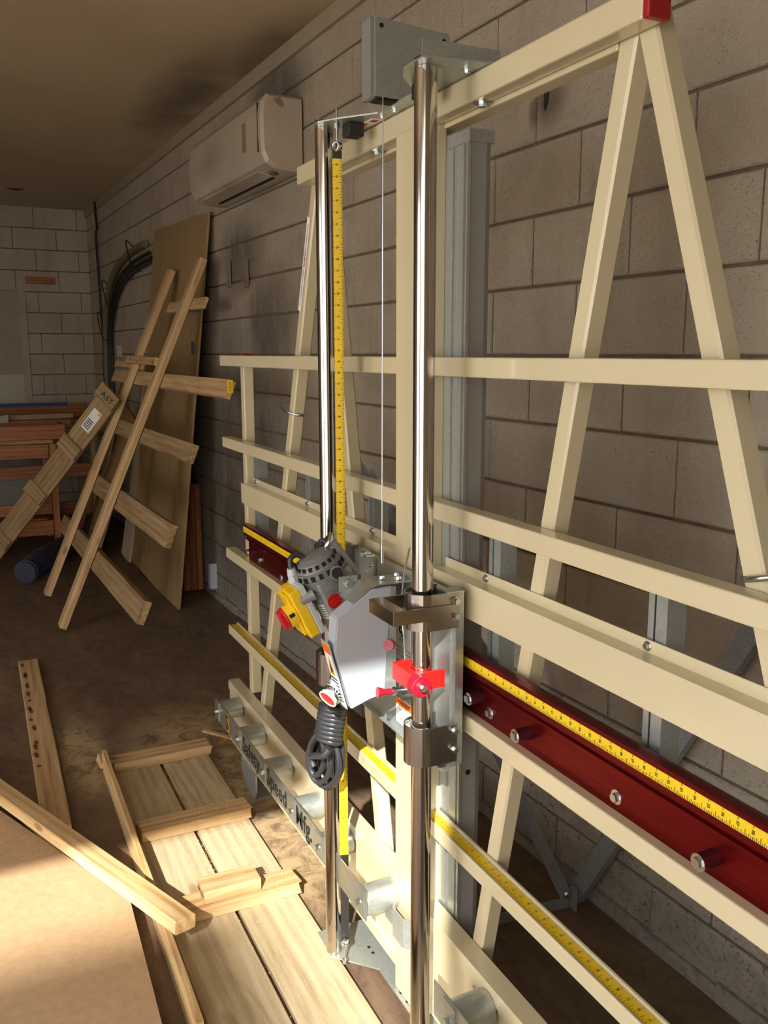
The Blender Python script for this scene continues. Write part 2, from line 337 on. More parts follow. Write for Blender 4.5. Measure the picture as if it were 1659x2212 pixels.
TC = {}
def textmesh(txt, align, bold):
    k = (txt, align, bold)
    if k not in TC:
        c = bpy.data.curves.new('t', 'FONT'); c.body = txt; c.size = 1.0; c.align_x = align; c.align_y = 'CENTER'; c.resolution_u = 2; c.offset = bold
        o = bpy.data.objects.new('t', c); COL.objects.link(o); bpy.context.view_layer.update()
        e = o.evaluated_get(bpy.context.evaluated_depsgraph_get()); me = e.to_mesh()
        TC[k] = ([(v.co.x, v.co.y) for v in me.vertices], [tuple(p.vertices) for p in me.polygons])
        e.to_mesh_clear(); bpy.data.objects.remove(o); bpy.data.curves.remove(c)
    return TC[k]
def tag(o, label=None, category=None, group=None, kind=None):
    if label: o['label'] = label
    if category: o['category'] = category
    if group: o['group'] = group
    if kind: o['kind'] = kind
    return o
def empty(name, loc, label, category, group=None):
    o = bpy.data.objects.new(name, None); COL.objects.link(o); o.location = loc; o.empty_display_size = 0.1
    return tag(o, label, category, group)
def board(name, p0, p1, wdir, w, t, mat, parent=None, jag=0.0, **props):
    """plank whose centre line runs p0-p1; w along wdir, thickness t; local X is the grain"""
    p0, p1 = V(p0), V(p1); L = (p1-p0).length; x = (p1-p0)/L; y = V(wdir); y = (y-x*y.dot(x)).normalized(); z = x.cross(y)
    b = MB().mat(mat); n = 10 if jag else 1; c = min(0.0025, t*0.2)
    prof = [(-w/2+c, -t/2), (w/2-c, -t/2), (w/2, -t/2+c), (w/2, t/2-c), (w/2-c, t/2), (-w/2+c, t/2), (-w/2, t/2-c), (-w/2, -t/2+c)]
    vs = []
    for i in range(n+1):
        for a, bb in prof:
            ex = (random.uniform(-jag, jag)*2 if (jag and i in (0, n)) else 0)
            vs.append((i*L/n-L/2+ex, a+(random.uniform(-jag, jag)*0.5 if jag and a > 0 else 0), bb))
    fs = [(i*8+j, i*8+(j+1) % 8, (i+1)*8+(j+1) % 8, (i+1)*8+j) for i in range(n) for j in range(8)]+[tuple(range(8)), tuple(n*8+j for j in range(7, -1, -1))]
    b.add(vs, fs); o = b.build(name, None, origin=(0, 0, 0)); c3 = (p0+p1)/2
    rot = Matrix((x, y, z)).transposed(); o.rotation_euler = rot.to_euler(); o.location = c3
    if parent is not None: attach(o, parent)
    for k, v in props.items(): o[k] = v
    return o
def copy_to(o, loc, parent=None, rot=None, name=None):
    c = o.copy(); COL.objects.link(c); c.parent = None; c.matrix_parent_inverse = Matrix(); c.location = loc
    if rot: c.rotation_euler = rot
    if parent is not None: attach(c, parent)
    return c

# ================================================================== THE SETTING
AW = R(1.9); WN = V((-math.sin(AW), math.cos(AW), 0)); DW = V((-math.cos(AW), -math.sin(AW), 0)); WC = 1.669; BC = 9.587; ZC = 3.02
def wp(s, off, z): p = WN*(WC-off)+DW*s; return V((p.x, p.y, z))
def wbox(b, s0, s1, o0, o1, z0, z1):
    vs = [wp(s, o, z) for s in (s0, s1) for o in (o0, o1) for z in (z0, z1)]
    return b.add(vs, [(0, 1, 3, 2), (4, 6, 7, 5), (0, 4, 5, 1), (2, 3, 7, 6), (0, 2, 6, 4), (1, 5, 7, 3)])
XD = 0.24                       # inner face of the door wall
MB().mat('floor').box(-10.4, 0.6, -4.3, 2.2, -0.15, 0.0).build('floor', kind='structure')
MB().mat('ceiling').box(-10.4, 0.34, -4.3, 2.2, ZC, ZC+0.15).build('ceiling', kind='structure')
b = MB().mat('mortar'); wbox(b, -0.6, BC+0.3, -0.25, -0.004, 0, ZC)
wr = b.build('wall_right', kind='structure')
b = MB().mat('mortar'); wbox(b, BC+0.004, BC+0.25, -0.2, 6.0, 0, ZC); wb = b.build('wall_back', kind='structure')
MB().mat('outwall').box(-10.4, -2.6, -4.25, -4.05, 0, ZC).box(-0.4, 0.6, -4.25, -4.05, 0, ZC).box(-2.6, -0.4, -4.25, -4.05, 2.6, ZC).build('wall_left', kind='structure')  # unseen side opening added to let in more sky light
# door wall behind the camera: a tall roll-up opening
MB().mat('outwall').box(XD, XD+0.1, -0.24, 1.95, 0, ZC).box(XD, XD+0.1, -4.1, -3.3, 0, ZC).box(XD, XD+0.1, -3.3, -0.24, 2.58, ZC).build('wall_front', kind='structure')
# yard outside
MB().mat('asphalt').box(0.6, 16, -14, 8, -0.2, -0.02).box(-12, 0.6, -14, -4.3, -0.2, -0.02).build('yard', kind='structure')

# unseen block added across the yard, shaped to keep sun off the left foreground
MB().mat('outwall').box(8.0, 15, -14, -5.95, -0.02, 8.6).build('wall_sun_blocker', kind='structure')

def unit_block(name, mat, L, H=0.1972, t=0.010, c=0.004):
    b = MB().mat(mat); x, z = L/2, H/2
    vs = [(-x, 0, -z), (x, 0, -z), (x, 0, z), (-x, 0, z), (-x, -t+c, -z), (x, -t+c, -z), (x, -t+c, z), (-x, -t+c, z), (-x+c, -t, -z+c), (x-c, -t, -z+c), (x-c, -t, z-c), (-x+c, -t, z-c)]
    fs = [(0, 3, 2, 1)]+[(a+i, a+(i+1) % 4, a+4+(i+1) % 4, a+4+i) for a in (0, 4) for i in range(4)]+[(8, 9, 10, 11)]
    return b.add(vs, fs).build(name, origin=(0, 0, 0))
PITCH = 0.4064
def lay(parent, mat, place, rot, u0, u1, phase, first, limit, clip=None):
    spec = []
    for k in range(-1, 15):
        z0 = 0.178+0.2032*(k-0) if k >= 0 else 0.0
        if k < 0: z0, h = -0.0252, 0.2032
        else: h = 0.2032
        if z0+h > ZC+0.02: h = ZC-z0
        row = k+1; ph = phase+(0.0 if row % 2 == 0 else PITCH/2)
        n0 = math.floor((u0-ph)/PITCH)
        for n in range(n0, int((u1-ph)/PITCH)+2):
            a = max(ph+n*PITCH, u0); e = min(ph+(n+1)*PITCH, clip(z0+h/2) if clip else u1)
            if e-a < 0.03 or h < 0.05: continue
            spec.append((a, e, z0, h))
    spec.sort(key=first); cache = {}; stuff = MB().mat(mat)
    for i, (a, e, z0, h) in enumerate(spec):
        L = round(e-a, 4); c = place((a+e)/2, random.uniform(-0.0012, 0.0012), z0+h/2)
        if i < limit:
            key = (L, round(h, 3))
            if key not in cache:
                o = unit_block('concrete_block', mat, L-0.006, h-0.009); cache[key] = o; o.location = c; o.rotation_euler = (0, 0, rot); attach(o, parent)
            else: copy_to(cache[key], c, parent, (0, 0, rot))
        else:
            m = Matrix.Rotation(rot, 3, 'Z'); x, z, t = (L-0.006)/2, (h-0.009)/2, 0.010; cc = 0.004
            vs = [(-x, 0, -z), (x, 0, -z), (x, 0, z), (-x, 0, z), (-x, -t+cc, -z), (x, -t+cc, -z), (x, -t+cc, z), (-x, -t+cc, z), (-x+cc, -t, -z+cc), (x-cc, -t, -z+cc), (x-cc, -t, z-cc), (-x+cc, -t, z-cc)]
            stuff.add([c+m @ V(v) for v in vs], [(q+j, q+(j+1) % 4, q+4+(j+1) % 4, q+4+j) for q in (0, 4) for j in range(4)]+[(8, 9, 10, 11)])
    if stuff.v: stuff.build('concrete_blocks', parent, kind='stuff')
# joints on the long wall: s = 2.408 on the course 2.007-2.210 (k=9)
ROTW = math.atan2(-DW.y, -DW.x)
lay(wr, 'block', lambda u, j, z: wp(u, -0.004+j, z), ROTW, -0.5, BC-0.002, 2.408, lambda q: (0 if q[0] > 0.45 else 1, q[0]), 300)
lay(wb, 'block_far', lambda u, j, z: (DW*(BC+0.004+j)+WN*(WC-u)+V((0, 0, z))), math.atan2(WN.y, WN.x)-math.pi*0, 0.0, 5.6, 0.10, lambda q: q[0], 60,
    clip=lambda z: 0.628 if z < 2.2 else 5.6)
# the boarded-up opening in the far wall
def bbox_(b, u0, u1, o0, o1, z0, z1):
    vs = [DW*(BC-o)+WN*(WC-u)+V((0, 0, z)) for u in (u0, u1) for o in (o0, o1) for z in (z0, z1)]
    return b.add(vs, [(0, 1, 3, 2), (4, 6, 7, 5), (0, 4, 5, 1), (2, 3, 7, 6), (0, 2, 6, 4), (1, 5, 7, 3)])
bbox_(MB().mat('panelgrey'), 0.70, 2.6, 0, 0.008, 1.40, 2.21).build('boarded_panel', wb)
bbox_(MB().mat('panelgrey2'), 0.70, 2.6, 0, 0.006, 0, 1.40).build('boarded_panel', wb)
bbox_(MB().mat('block_far'), 0.63, 0.70, 0, 0.022, 0, 2.22).build('painted_frame', wb)
b = MB().mat('trimpaint'); wbox(b, -0.5, 2.2, 0.0, 0.025, 2.945, 3.018); wbox(b, 2.203, 5.1, 0.0, 0.025, 2.945, 3.018); wbox(b, 5.103, BC, 0.0, 0.024, 2.945, 3.018)
b.build('trim_1', kind='structure')
b = MB().mat('foot')
for i in range(40):
    s0 = -0.4+i*0.25; wbox(b, s0, s0+0.25, -0.003, 0.012+random.uniform(0, 0.010), 0.0, 0.035+random.uniform(0, 0.02))
b.build('baseboard_right', kind='structure')
# ------------------------------------------------------------------ things on the walls
# split air conditioner
ac = empty('air_conditioner', wp(4.52, 0, 2.43), 'grimy white wall-mounted air conditioner with a torn tan patch under the ceiling', 'air conditioner')
prof = [(0.016, 2.425), (0.09, 2.425), (0.15, 2.432), (0.19, 2.452), (0.208, 2.49), (0.212, 2.56), (0.212, 2.66), (0.205, 2.715), (0.18, 2.745), (0.016, 2.745)]
def acp(s, q): return wp(s, q[0], q[1])
def loft(b, s_list, prof, scale):
    n = len(prof); vs = []
    for s_, k in zip(s_list, scale):
        for o, z in prof: vs.append(wp(s_, max(0.016, o-k), z+(k if z < 2.5 else 0)-(k if z > 2.7 else 0)))
    m = len(s_list)
    b.add(vs, [(i*n+j, i*n+(j+1) % n, (i+1)*n+(j+1) % n, (i+1)*n+j) for i in range(m-1) for j in range(n)], False)
    b.add(vs[:n], [tuple(range(n))]); b.add(vs[-n:], [tuple(range(n))]); return b
b = MB().mat('ac'); loft(b, [3.93, 3.945, 5.08, 5.10], prof, [0.012, 0, 0, 0.014]); b.build('body', ac)
b = MB().mat('dark'); wbox(b, 3.975, 3.98, 0.205, 0.2135, 2.50, 2.71); b.build('panel_seam', ac)
b = MB().mat('ac')
b.add([wp(s_, o, z) for s_, o, z in ((4.08, 0.178, 2.434), (4.98, 0.178, 2.434), (4.98, 0.108, 2.420), (4.08, 0.108, 2.420), (4.08, 0.178, 2.442), (4.98, 0.178, 2.442), (4.98, 0.108, 2.428), (4.08, 0.108, 2.428))],
      [(0, 1, 2, 3), (7, 6, 5, 4), (0, 4, 5, 1), (1, 5, 6, 2), (2, 6, 7, 3), (3, 7, 4, 0)]); b.build('louver', ac)
b = MB().mat('dark'); wbox(b, 4.12, 4.94, 0.080, 0.100, 2.421, 2.4255); b.build('air_slot', ac)
b = MB().mat('tan'); wbox(b, 4.14, 4.185, 0.2125, 0.2145, 2.535, 2.66); b.build('torn_patch', ac)
b = MB().mat('tan'); b.add([wp(3.929, 0.12, 2.735), wp(3.929, 0.155, 2.72), wp(3.929, 0.12, 2.69), wp(3.929, 0.10, 2.70)], [(0, 1, 2, 3)])
b.add([wp(3.931, 0.12, 2.735), wp(3.931, 0.155, 2.72), wp(3.931, 0.12, 2.69), wp(3.931, 0.10, 2.70)], [(0, 1, 2, 3)]); b.build('side_notch', ac)
b = MB().mat('mortar'); b.cyl(wp(4.03, 0.12, 2.4245), wp(4.03, 0.12, 2.421), 0.022, 20); b.build('round_badge', ac)
# scrap of wood screwed to the far wall
q_ = lambda u: DW*(BC-0.019)+WN*(WC-u)+V((0, 0, 2.318))
tag(board('wood_block', q_(0.34), q_(0.62), (0, 0, 1), 0.067, 0.022, 'redwood'), 'dark brown strip of wood fixed high on the far block wall', 'wood')
# thin hanging cord
pts = [wp(8.93, 0.03, 3.01), wp(8.90, 0.035, 2.86), wp(8.84, 0.04, 2.76), wp(8.95, 0.035, 2.72), wp(8.93, 0.035, 2.4), wp(8.93, 0.03, 2.0), wp(8.90, 0.03, 1.75), wp(8.95, 0.03, 1.4), wp(8.90, 0.03, 1.25)]
tag(MB().mat('cable').sweep(pts, 0.011, 8).build('hanging_cord'), 'thin dark cord hanging from the ceiling near the room corner', 'cord')
# bundle of conduit and cables bending along the wall
pb = empty('cable_run', wp(8.6, 0.0, 0.9), 'bundle of black cables and conduit bending up the block wall behind the plywood', 'cables')
base = [(6.86, 2.38), (7.4, 2.36), (7.92, 2.29), (8.30, 2.14), (8.54, 1.92), (8.62, 1.6), (8.66, 1.1), (8.68, 0.3)]
for i, (ds, dz, off, r, mt, nm) in enumerate(((0.09, 0.04, 0.045, 0.028, 'pipe', 'conduit'), (0.0, -0.03, 0.035, 0.014, 'cable', 'cable'), (-0.06, -0.07, 0.035, 0.012, 'cable', 'cable'), (-0.13, -0.10, 0.035, 0.014, 'cable', 'cable'))):
    MB().mat(mt).sweep([wp(s_+ds, off, z+dz) for s_, z in base], r, 10).build(nm, pb)
for s_, z in ((7.3, 2.36), (8.37, 2.13), (8.69, 1.85)):
    MB().mat('cable').sweep([wp(s_+0.13, 0.03, z+0.09), wp(s_+0.05, 0.10, z+0.12), wp(s_-0.10, 0.09, z-0.10), wp(s_-0.12, 0.03, z-0.12)], 0.005, 6).build('cable_tie', pb)
b = MB().mat('ac'); wbox(b, 8.18, 8.26, 0.006, 0.05, 1.58, 1.68); tag(b.build('outlet_box'), 'small beige outlet box on the block wall right of the cable bundle', 'outlet')
b = MB().mat('lgrey'); wbox(b, 5.53, 5.58, 0.006, 0.05, 0.07, 0.24); b2 = b; tag(b.build('junction_box'), 'small pale grey box low on the block wall right of the dark crate', 'outlet')
for s_, z in ((5.05, 1.99), (4.75, 1.97)):
    bb = MB().mat('tan'); wbox(bb, s_-0.03, s_+0.03, 0.012, 0.018, z, z+0.14); bb.cyl(wp(s_, 0.012, z+0.01), wp(s_, 0.03, z+0.01), 0.02, 12)
    tag(bb.build('wall_bracket'), 'soot-marked metal strap on the block wall, %s of two' % ('left' if s_ > 5 else 'right'), 'bracket', 'old straps on the wall')
tag(MB().mat('black').prism([(0, 0), (0.012, 0.02), (0.016, 0.05), (0.008, 0.075), (-0.004, 0.05), (-0.006, 0.02)], wp(2.16, 0.006, 2.29), -DW, V((0, 0, 1)), -WN*0.004).build('metal_anchor'), 'small dark metal anchor tab stuck on the right wall', 'anchor')
bb = MB().mat('tan').cyl((-8.6, 0.63, ZC), (-8.6, 0.63, ZC-0.012), 0.07, 24).mat('dark').cyl((-8.6, 0.63, ZC-0.012), (-8.6, 0.63, ZC-0.016), 0.03, 18)
tag(bb.build('ceiling_plate'), 'small round plate on the ceiling near the far wall', 'ceiling plate')
# ================================================================== THE PANEL SAW
saw = empty('panel_saw', (-1.70, 0.9, 0), 'cream steel vertical panel saw with chrome guide tubes, red fence and yellow tapes', 'panel saw')
def part(b, name, parent=saw, **p): return b.build(name, parent, **p)
YR = 0.89
def rail(x0, x1, z0, z1, y0=YR, y1=0.928, name='rail'):
    return part(MB().mat('cream').cbox(x0, x1, y0, y1, z0, z1, 0.003), name)
for a, e in ((-3.215, -1.765), (-1.635, -0.19)):
    rail(a, e, 1.563, 1.601); rail(a, e, 1.265, 1.303); rail(a, e, 0.843, 0.881)
    r_ = rail(a, e, 0.540, 0.574)
    part(MB().mat('cream').box(a, e, 0.890, 0.8925, 0.574, 0.5775).box(a, e, 0.9235, 0.928, 0.574, 0.5805), 'tape_ledge', r_)
# top cross bar with red end cap
part(MB().mat('cream').cbox(-2.378, -1.022, 0.89, 0.928, 2.060, 2.107, 0.004), 'top_bar')
part(MB().mat('cream').cbox(-2.285, -1.118, 0.929, 0.967, 2.052, 2.088, 0.003), 'rear_top_bar')
part(MB().mat('capred').cbox(-1.022, -1.008, 0.889, 0.929, 2.059, 2.108, 0.003), 'end_cap')
for x in (-1.463, -1.908):
    part(MB().mat('zinc').cyl((x, 0.910, 2.060), (x, 0.910, 2.0575), 0.0165, 24, smooth=False).cyl((x, 0.910, 2.0575), (x, 0.910, 2.0505), 0.008, 6, smooth=False), 'washer_bolt')
# A-frame legs (square tube), front-right corner line at Y .94
def leg(xt, xb, zt, zb, nm='leg', wd=0.038):
    k_ = 0.9295/0.94; t = V(((xt-wd/2)*k_, 0.949, 1.61+(zt-1.61)*k_)); bt = V(((xb-wd/2)*k_, 0.949, 1.61+(zb-1.61)*k_)); bt = bt+(bt-t)*(0.22/(t.z-bt.z)); t = t+(t-bt)*(0.045/(t.z-bt.z)); d = (bt-t).normalized(); y = V((0, 1, 0)); x = y.cross(d).normalized(); h = 0.019
    bm = bmesh.new(); c = 0.004; pr = [(-h+c, -h), (h-c, -h), (h, -h+c), (h, h-c), (h-c, h), (-h+c, h), (-h, h-c), (-h, -h+c)]
    b = MB().mat('cream'); vs = [p+x*a+y*e for p in (t, bt) for a, e in pr]; bm.free()
    b.add(vs, [(j, (j+1) % 8, 8+(j+1) % 8, 8+j) for j in range(8)]+[tuple(range(8)), tuple(range(15, 7, -1))]); return part(b, nm)
leg(-1.092, -1.453, 2.058, 0.345); leg(-1.047, -0.462, 2.06, 0.345); LL = leg(-2.362, -2.952, 2.058, 0.345); leg(-2.300, -1.965, 2.058, 0.345)
for x in (-3.05, -0.35): part(MB().mat('cream').cbox(x-0.038, x, 0.929, 0.966, 0.345, 1.598, 0.003), 'end_upright'); part(MB().mat('capred').cbox(x-0.039, x+0.001, 0.9285, 0.967, 1.598, 1.606, 0.002), 'end_cap')
# white instruction strip on the far leg
d0 = V((-2.387, 0.9285, 1.98)); d1 = V((-2.475, 0.9285, 1.73)); ax = (d1-d0).normalized(); sx = V((1, 0, 0)); sx = (sx-ax*sx.dot(ax)).normalized()
b = MB().mat('white').prism([(0, -0.012), (1, -0.012), (1, 0.012), (0, 0.012)], d0, d1-d0, sx, V((0, -0.0006, 0)))
b.mat('ink'); b.text('SAFE OPERATION  READ MANUAL BEFORE USE', (d0+d1)/2+V((0, -0.0008, 0)), ax, sx, 0.011)
b.mat('redink').text('DANGER', d0+(d1-d0)*0.42+V((0, -0.0012, 0)), ax, sx, 0.014); part(b, 'instruction_strip', LL)
# centre post
post = part(MB().mat('cream').cbox(-1.765, -1.635, 0.885, 0.937, 0.041, 2.062, 0.004), 'centre_post')
# bottom roller channel
CH0, CH1 = -3.225, -0.175
def chan(x0, x1):
    poly = [(0.885, 0.347), (0.928, 0.347), (0.928, 0.10), (0.885, 0.10), (0.885, 0.134), (0.889, 0.139), (0.889, 0.306), (0.885, 0.312)]
    return MB().mat('cream').prism(poly, (x0, 0, 0), V((0, 1, 0)), V((0, 0, 1)), V((x1-x0, 0, 0)))
ch = part(chan(CH0, -1.765), 'roller_channel'); ch2 = part(chan(-1.635, CH1), 'roller_channel')
riv = MB().mat('cream')
for i in range(22):
    x = CH0+0.03+i*0.138
    if -1.78 < x < -1.62: continue
    riv.cyl((x, 0.888, 0.296), (x, 0.885, 0.296), 0.0035, 10)
part(riv, 'rivets', kind='stuff')
# front roller plates with lettering
def rplate(x0, x1): return MB().mat('plate').box(x0, x1, 0.797, 0.800, 0.258, 0.338)
p1 = part(rplate(-3.085, -2.012), 'roller_plate'); p2 = part(rplate(-1.93, -1.745), 'roller_plate'); p3 = part(rplate(-1.41, -0.42), 'roller_plate')
for txt, x, z, s_ in (('Safety', -2.66, 0.297, 0.078), ('Speed', -2.40, 0.297, 0.078), ('Mfg.', -2.165, 0.297, 0.078)):
    part(MB().mat('ink').text(txt, (x, 0.7965, z), V((1, 0, 0)), V((0, 0, 1)), s_, 'CENTER', 0.018), 'lettering', p1)
part(MB().mat('logo').text('S', (-2.930, 0.7965, 0.297), V((1, 0, 0)), V((0, 0, 1)), 0.088, 'CENTER', 0.05).mat('ink').text('S', (-2.936, 0.7958, 0.297), V((1, 0, 0)), V((0, 0, 1)), 0.08, 'CENTER', 0.02), 'logo_letter', p1)
for x in (-3.069, -2.802, -2.530, -2.258, -2.045, -1.777, -1.343, -1.10, -0.86, -0.62):
    r_ = part(MB().mat('galv').cyl((x, 0.801, 0.293), (x, 0.884, 0.293), 0.037, 28), 'roller')
    part(MB().mat('plate').box(x-0.024, x+0.024, 0.7935, 0.797, 0.262, 0.332).mat('zinc').hexbolt((x, 0.7935, 0.293), (0, -1, 0), 0.0085, 0.008, 0.011), 'roller_bolt', r_)
for x in (-2.97, -0.5):
    part(MB().mat('galv').prism([(-0.09, 0.10), (0.09, 0.10), (0.09, 0.03), (0.075, 0.0), (-0.02, 0.0), (-0.09, 0.05)], (x, 0.878, 0), V((1, 0, 0)), V((0, 0, 1)), V((0, 0.006, 0))).box(x-0.05, x+0.08, 0.884, 0.96, 0.0, 0.006), 'foot_bracket')
# bent strap clamping post
part(MB().mat('galv').strip([(-1.80, 0.878, 0.215), (-1.745, 0.878, 0.215), (-1.725, 0.862, 0.215), (-1.675, 0.862, 0.215), (-1.655, 0.878, 0.215), (-1.60, 0.878, 0.215)], (0, 0, 0.075), 0.003).mat('zinc').hexbolt((-1.782, 0.878, 0.25), (0, -1, 0), 0.009, 0.006, 0.013), 'post_strap')
# hat channel (rail C)
poly = [(0.893, 0.0), (0.893, 0.073), (0.926, 0.073), (0.926, 0.093), (0.9285, 0.093), (0.9285, 0.0705), (0.8955, 0.0705), (0.8955, 0.0025), (0.9285, 0.0025), (0.9285, -0.018), (0.926, -0.018), (0.926, 0.0)]
for a, e in ((-2.97, -1.765), (-1.605, -0.43)):
    h_ = part(MB().mat('cream').prism(poly, (a, 0, 1.085), V((0, 1, 0)), V((0, 0, 1)), V((e-a, 0, 0))), 'hat_channel')
    for x in ((-2.93, -2.427, -1.974) if a < -2 else (-1.442, -0.984, -0.53)):
        part(MB().mat('zinc').hexbolt((x, 0.9258, 1.168), (0, -1, 0), 0.0055, 0.005, 0.008), 'flange_bolt', h_)
part(MB().mat('cream').box(-3.0, -2.972, 0.893, 0.90, 1.087, 1.157), 'hat_channel_end')
# slotted struts behind
for x in (-2.955, -2.445, -1.995, -1.425, -0.975, -0.52):
    st = part(MB().mat('galv').prism([(-0.020, 0), (-0.0075, 0), (-0.0075, 0.002), (-0.018, 0.002), (-0.018, 0.036), (0.018, 0.036), (0.018, 0.002), (-0.0035, 0.002), (-0.0035, 0), (0.020, 0), (0.020, 0.038), (-0.020, 0.038)], (x, 0.9335, 0.84), V((1, 0, 0)), V((0, 1, 0)), V((0, 0, 0.44))), 'slotted_strut')
# red anodised fence
poly = [(0.900, 0.965), (0.893, 0.972), (0.893, 1.008), (0.889, 1.008), (0.889, 1.0145), (0.906, 1.0145), (0.920, 1.010), (0.920, 0.90), (0.924, 0.90), (0.924, 0.879), (0.9265, 0.879), (0.9265, 0.870), (0.911, 0.870), (0.911, 0.948), (0.906, 0.951), (0.906, 0.954), (0.899, 0.957), (0.899, 0.960), (0.903, 0.962)]
for a, e in ((-2.987, -1.88), (-1.54, -0.415)):
    fe = part(MB().mat('red').prism(poly, (a, 0, 0), V((0, 1, 0)), V((0, 0, 1)), V((e-a, 0, 0))), 'red_fence')
    part(MB().mat('yellow').box(a+0.003, e-0.003, 0.8918, 0.893, 0.984, 1.0045), 'measuring_tape', fe)
    if a > -2: flats, offs = ((-1.395, 0.905), (-1.02, 0.905), (-0.62, 0.905)), ((-1.447+0.02, 0.928), (-1.262, 0.917), (-0.815, 0.913))
    else: flats, offs = ((-2.86, 0.905),), ((-2.90, 0.925), (-2.55, 0.917), (-2.2, 0.917))
    for x, z in flats: part(MB().mat('zinc').hexbolt((x, 0.911, z), (0, -1, 0), 0.008, 0.007, 0.0125), 'fence_bolt', fe)
    for x, z in offs:
        part(MB().mat('redspacer').cyl((x, 0.911, z), (x, 0.880, z), 0.0125, 24).mat('zinc').hexbolt((x, 0.880, z), (0, -1, 0), 0.009, 0.005, 0.013), 'spacer_bolt', fe)
# tape on the lower rail
TX0 = -1.7036
for a, e in ((-3.205, -1.766), (-1.634, -0.20)):
    part(MB().mat('yellow').box(a, e, 0.897, 0.919, 0.5745, 0.5755), 'measuring_tape')
def tape_marks(name, nums, o, u, v, wid, usesize, parent=saw, tu=None, tv=None, small=8, flip=1):
    """u along the tape, v across it; ticks start at the v- edge"""
    b = MB().mat('ink'); u, v = V(u), V(v); o = V(o); nrm = u.cross(v).normalized()*0.00035*flip; tu = tu or u; tv = tv or v
    for n in nums:
        for k in range(small):
            h = wid*(1.0 if k == 0 else 0.45 if k == small//2 else 0.28 if k % 2 == 0 else 0.18)
            p = o+u*(n+k/small)*0.0254; t = u*(0.0004 if k else 0.0005)
            if k == 0: segs = ((-wid/2, -wid/2+h*0.22), (wid/2-h*0.16, wid/2))
            else: segs = ((-wid/2, -wid/2+h),)
            for s0, s1 in segs: b.add([p+v*s0-t+nrm, p+v*s1-t+nrm, p+v*s1+t+nrm, p+v*s0+t+nrm], [(0, 1, 2, 3)])
        b.text(str(abs(n)), o+u*(n*0.0254+0.0)+v*0.001+nrm, tu, tv, usesize, 'CENTER', 0.02)
    return part(b, name, parent)
tape_marks('tape_print', range(7, 50), (TX0, 0.8915, 0.9945), (1, 0, 0), (0, 0, 1), 0.020, 0.0068, tu=V((0, 0, -1)), tv=V((1, 0, 0)))
tape_marks('tape_print', range(-50, -9), (TX0, 0.8915, 0.9945), (1, 0, 0), (0, 0, 1), 0.020, 0.006, tu=V((0, 0, -1)), tv=V((1, 0, 0)), small=2)
tape_marks('tape_print', range(3, 59), (TX0, 0.908, 0.5757), (1, 0, 0), (0, 1, 0), 0.021, 0.0068, tu=V((0, 1, 0)), tv=V((-1, 0, 0)), small=4)
tape_marks('tape_print', range(-59, -3), (TX0, 0.908, 0.5757), (1, 0, 0), (0, 1, 0), 0.021, 0.006, tu=V((0, 1, 0)), tv=V((-1, 0, 0)), small=2)
# counterweight housing behind the post
part(MB().mat('housing').prism([(-0.152, 0.9375), (0.144, 0.9375), (0.150, 0.942), (0.152, 0.975), (0.146, 0.988), (0.13, 0.992), (-0.152, 0.992)], (-1.70, 0, 0.041), V((1, 0, 0)), V((0, 1, 0)), V((0, 0, 1.994))), 'counterweight_housing')
part(MB().mat('galv').box(-1.634, -1.605, 0.9335, 0.9372, 0.042, 2.01).box(-1.590, -1.563, 0.9335, 0.9372, 0.042, 2.01).box(-1.553, -1.548, 0.933, 0.940, 0.042, 2.012).box(-1.858, -1.84, 0.9335, 0.9372, 0.35, 2.0), 'housing_lips')
part(MB().mat('housing').box(-1.853, -1.547, 0.936, 0.9928, 2.0125, 2.036), 'housing_cap')
part(MB().mat('dark').cyl((-1.5478, 0.955, 0.70), (-1.546, 0.955, 0.70), 0.006, 14), 'bolt_hole')
# rear stand
rs = part(MB().mat('galvdull').strip([(-1.885, 1.40, 0.004), (-1.90, 1.20, 0.004), (-1.93, 0.93, 0.004)], (0.0, 0, 0.032), 0.004).strip([(-1.872, 1.51, 0.004), (-1.885, 1.40, 0.004)], (0, 0, 0.032), 0.004).strip([(-1.875, 1.515, 0.004), (-1.875, 1.515, 0.075)], (0.03, 0, 0), 0.004), 'stand_foot')
def channel_bar(p0, p1, w_, dep, nm, par=saw, side=V((0, 1, 0))):
    p0, p1 = V(p0), V(p1); d = (p1-p0).normalized(); y = (side-d*side.dot(d)).normalized(); x = d.cross(y); t = 0.002
    pr = [(-w_/2, 0), (w_/2, 0), (w_/2, dep), (w_/2-t, dep), (w_/2-t, t), (-w_/2+t, t), (-w_/2+t, dep), (-w_/2, dep)]
    return part(MB().mat('galvdull').prism(pr, p0, x, y, p1-p0), nm, par)
channel_bar((-1.88, 1.53, 0.03), (-1.03, 1.58, 1.56), 0.05, 0.025, 'diagonal_brace')
channel_bar((-1.87, 1.50, 0.04), (-2.10, 0.97, 1.30), 0.035, 0.016, 'thin_brace', side=V((-1, 0.3, 0)))
part(MB().mat('zinc').hexbolt((-1.855, 1.49, 0.06), (1, -0.3, 0), 0.009, 0.007, 0.012), 'stand_bolt')
channel_bar((-2.43, 0.985, 1.42), (-2.05, 1.50, 0.50), 0.03, 0.012, 'thin_brace', side=V((1, 0, 0)))
# chrome hoops round the outer legs
def hoop(c, rx, ry, tilt):
    pts = []
    for i in range(9):
        a = math.pi*(0.95+i/8*1.15); pts.append((c[0]+rx*math.cos(a), c[1]+ry*math.sin(a), c[2]+tilt*math.cos(a)))
    return part(MB().mat('zinc').sweep(pts, 0.0045, 8), 'hoop_clamp')
hoop((-0.79, 0.96, 1.32), 0.040, 0.040, 0.012); hoop((-2.60, 0.96, 1.44), 0.055, 0.045, -0.018)
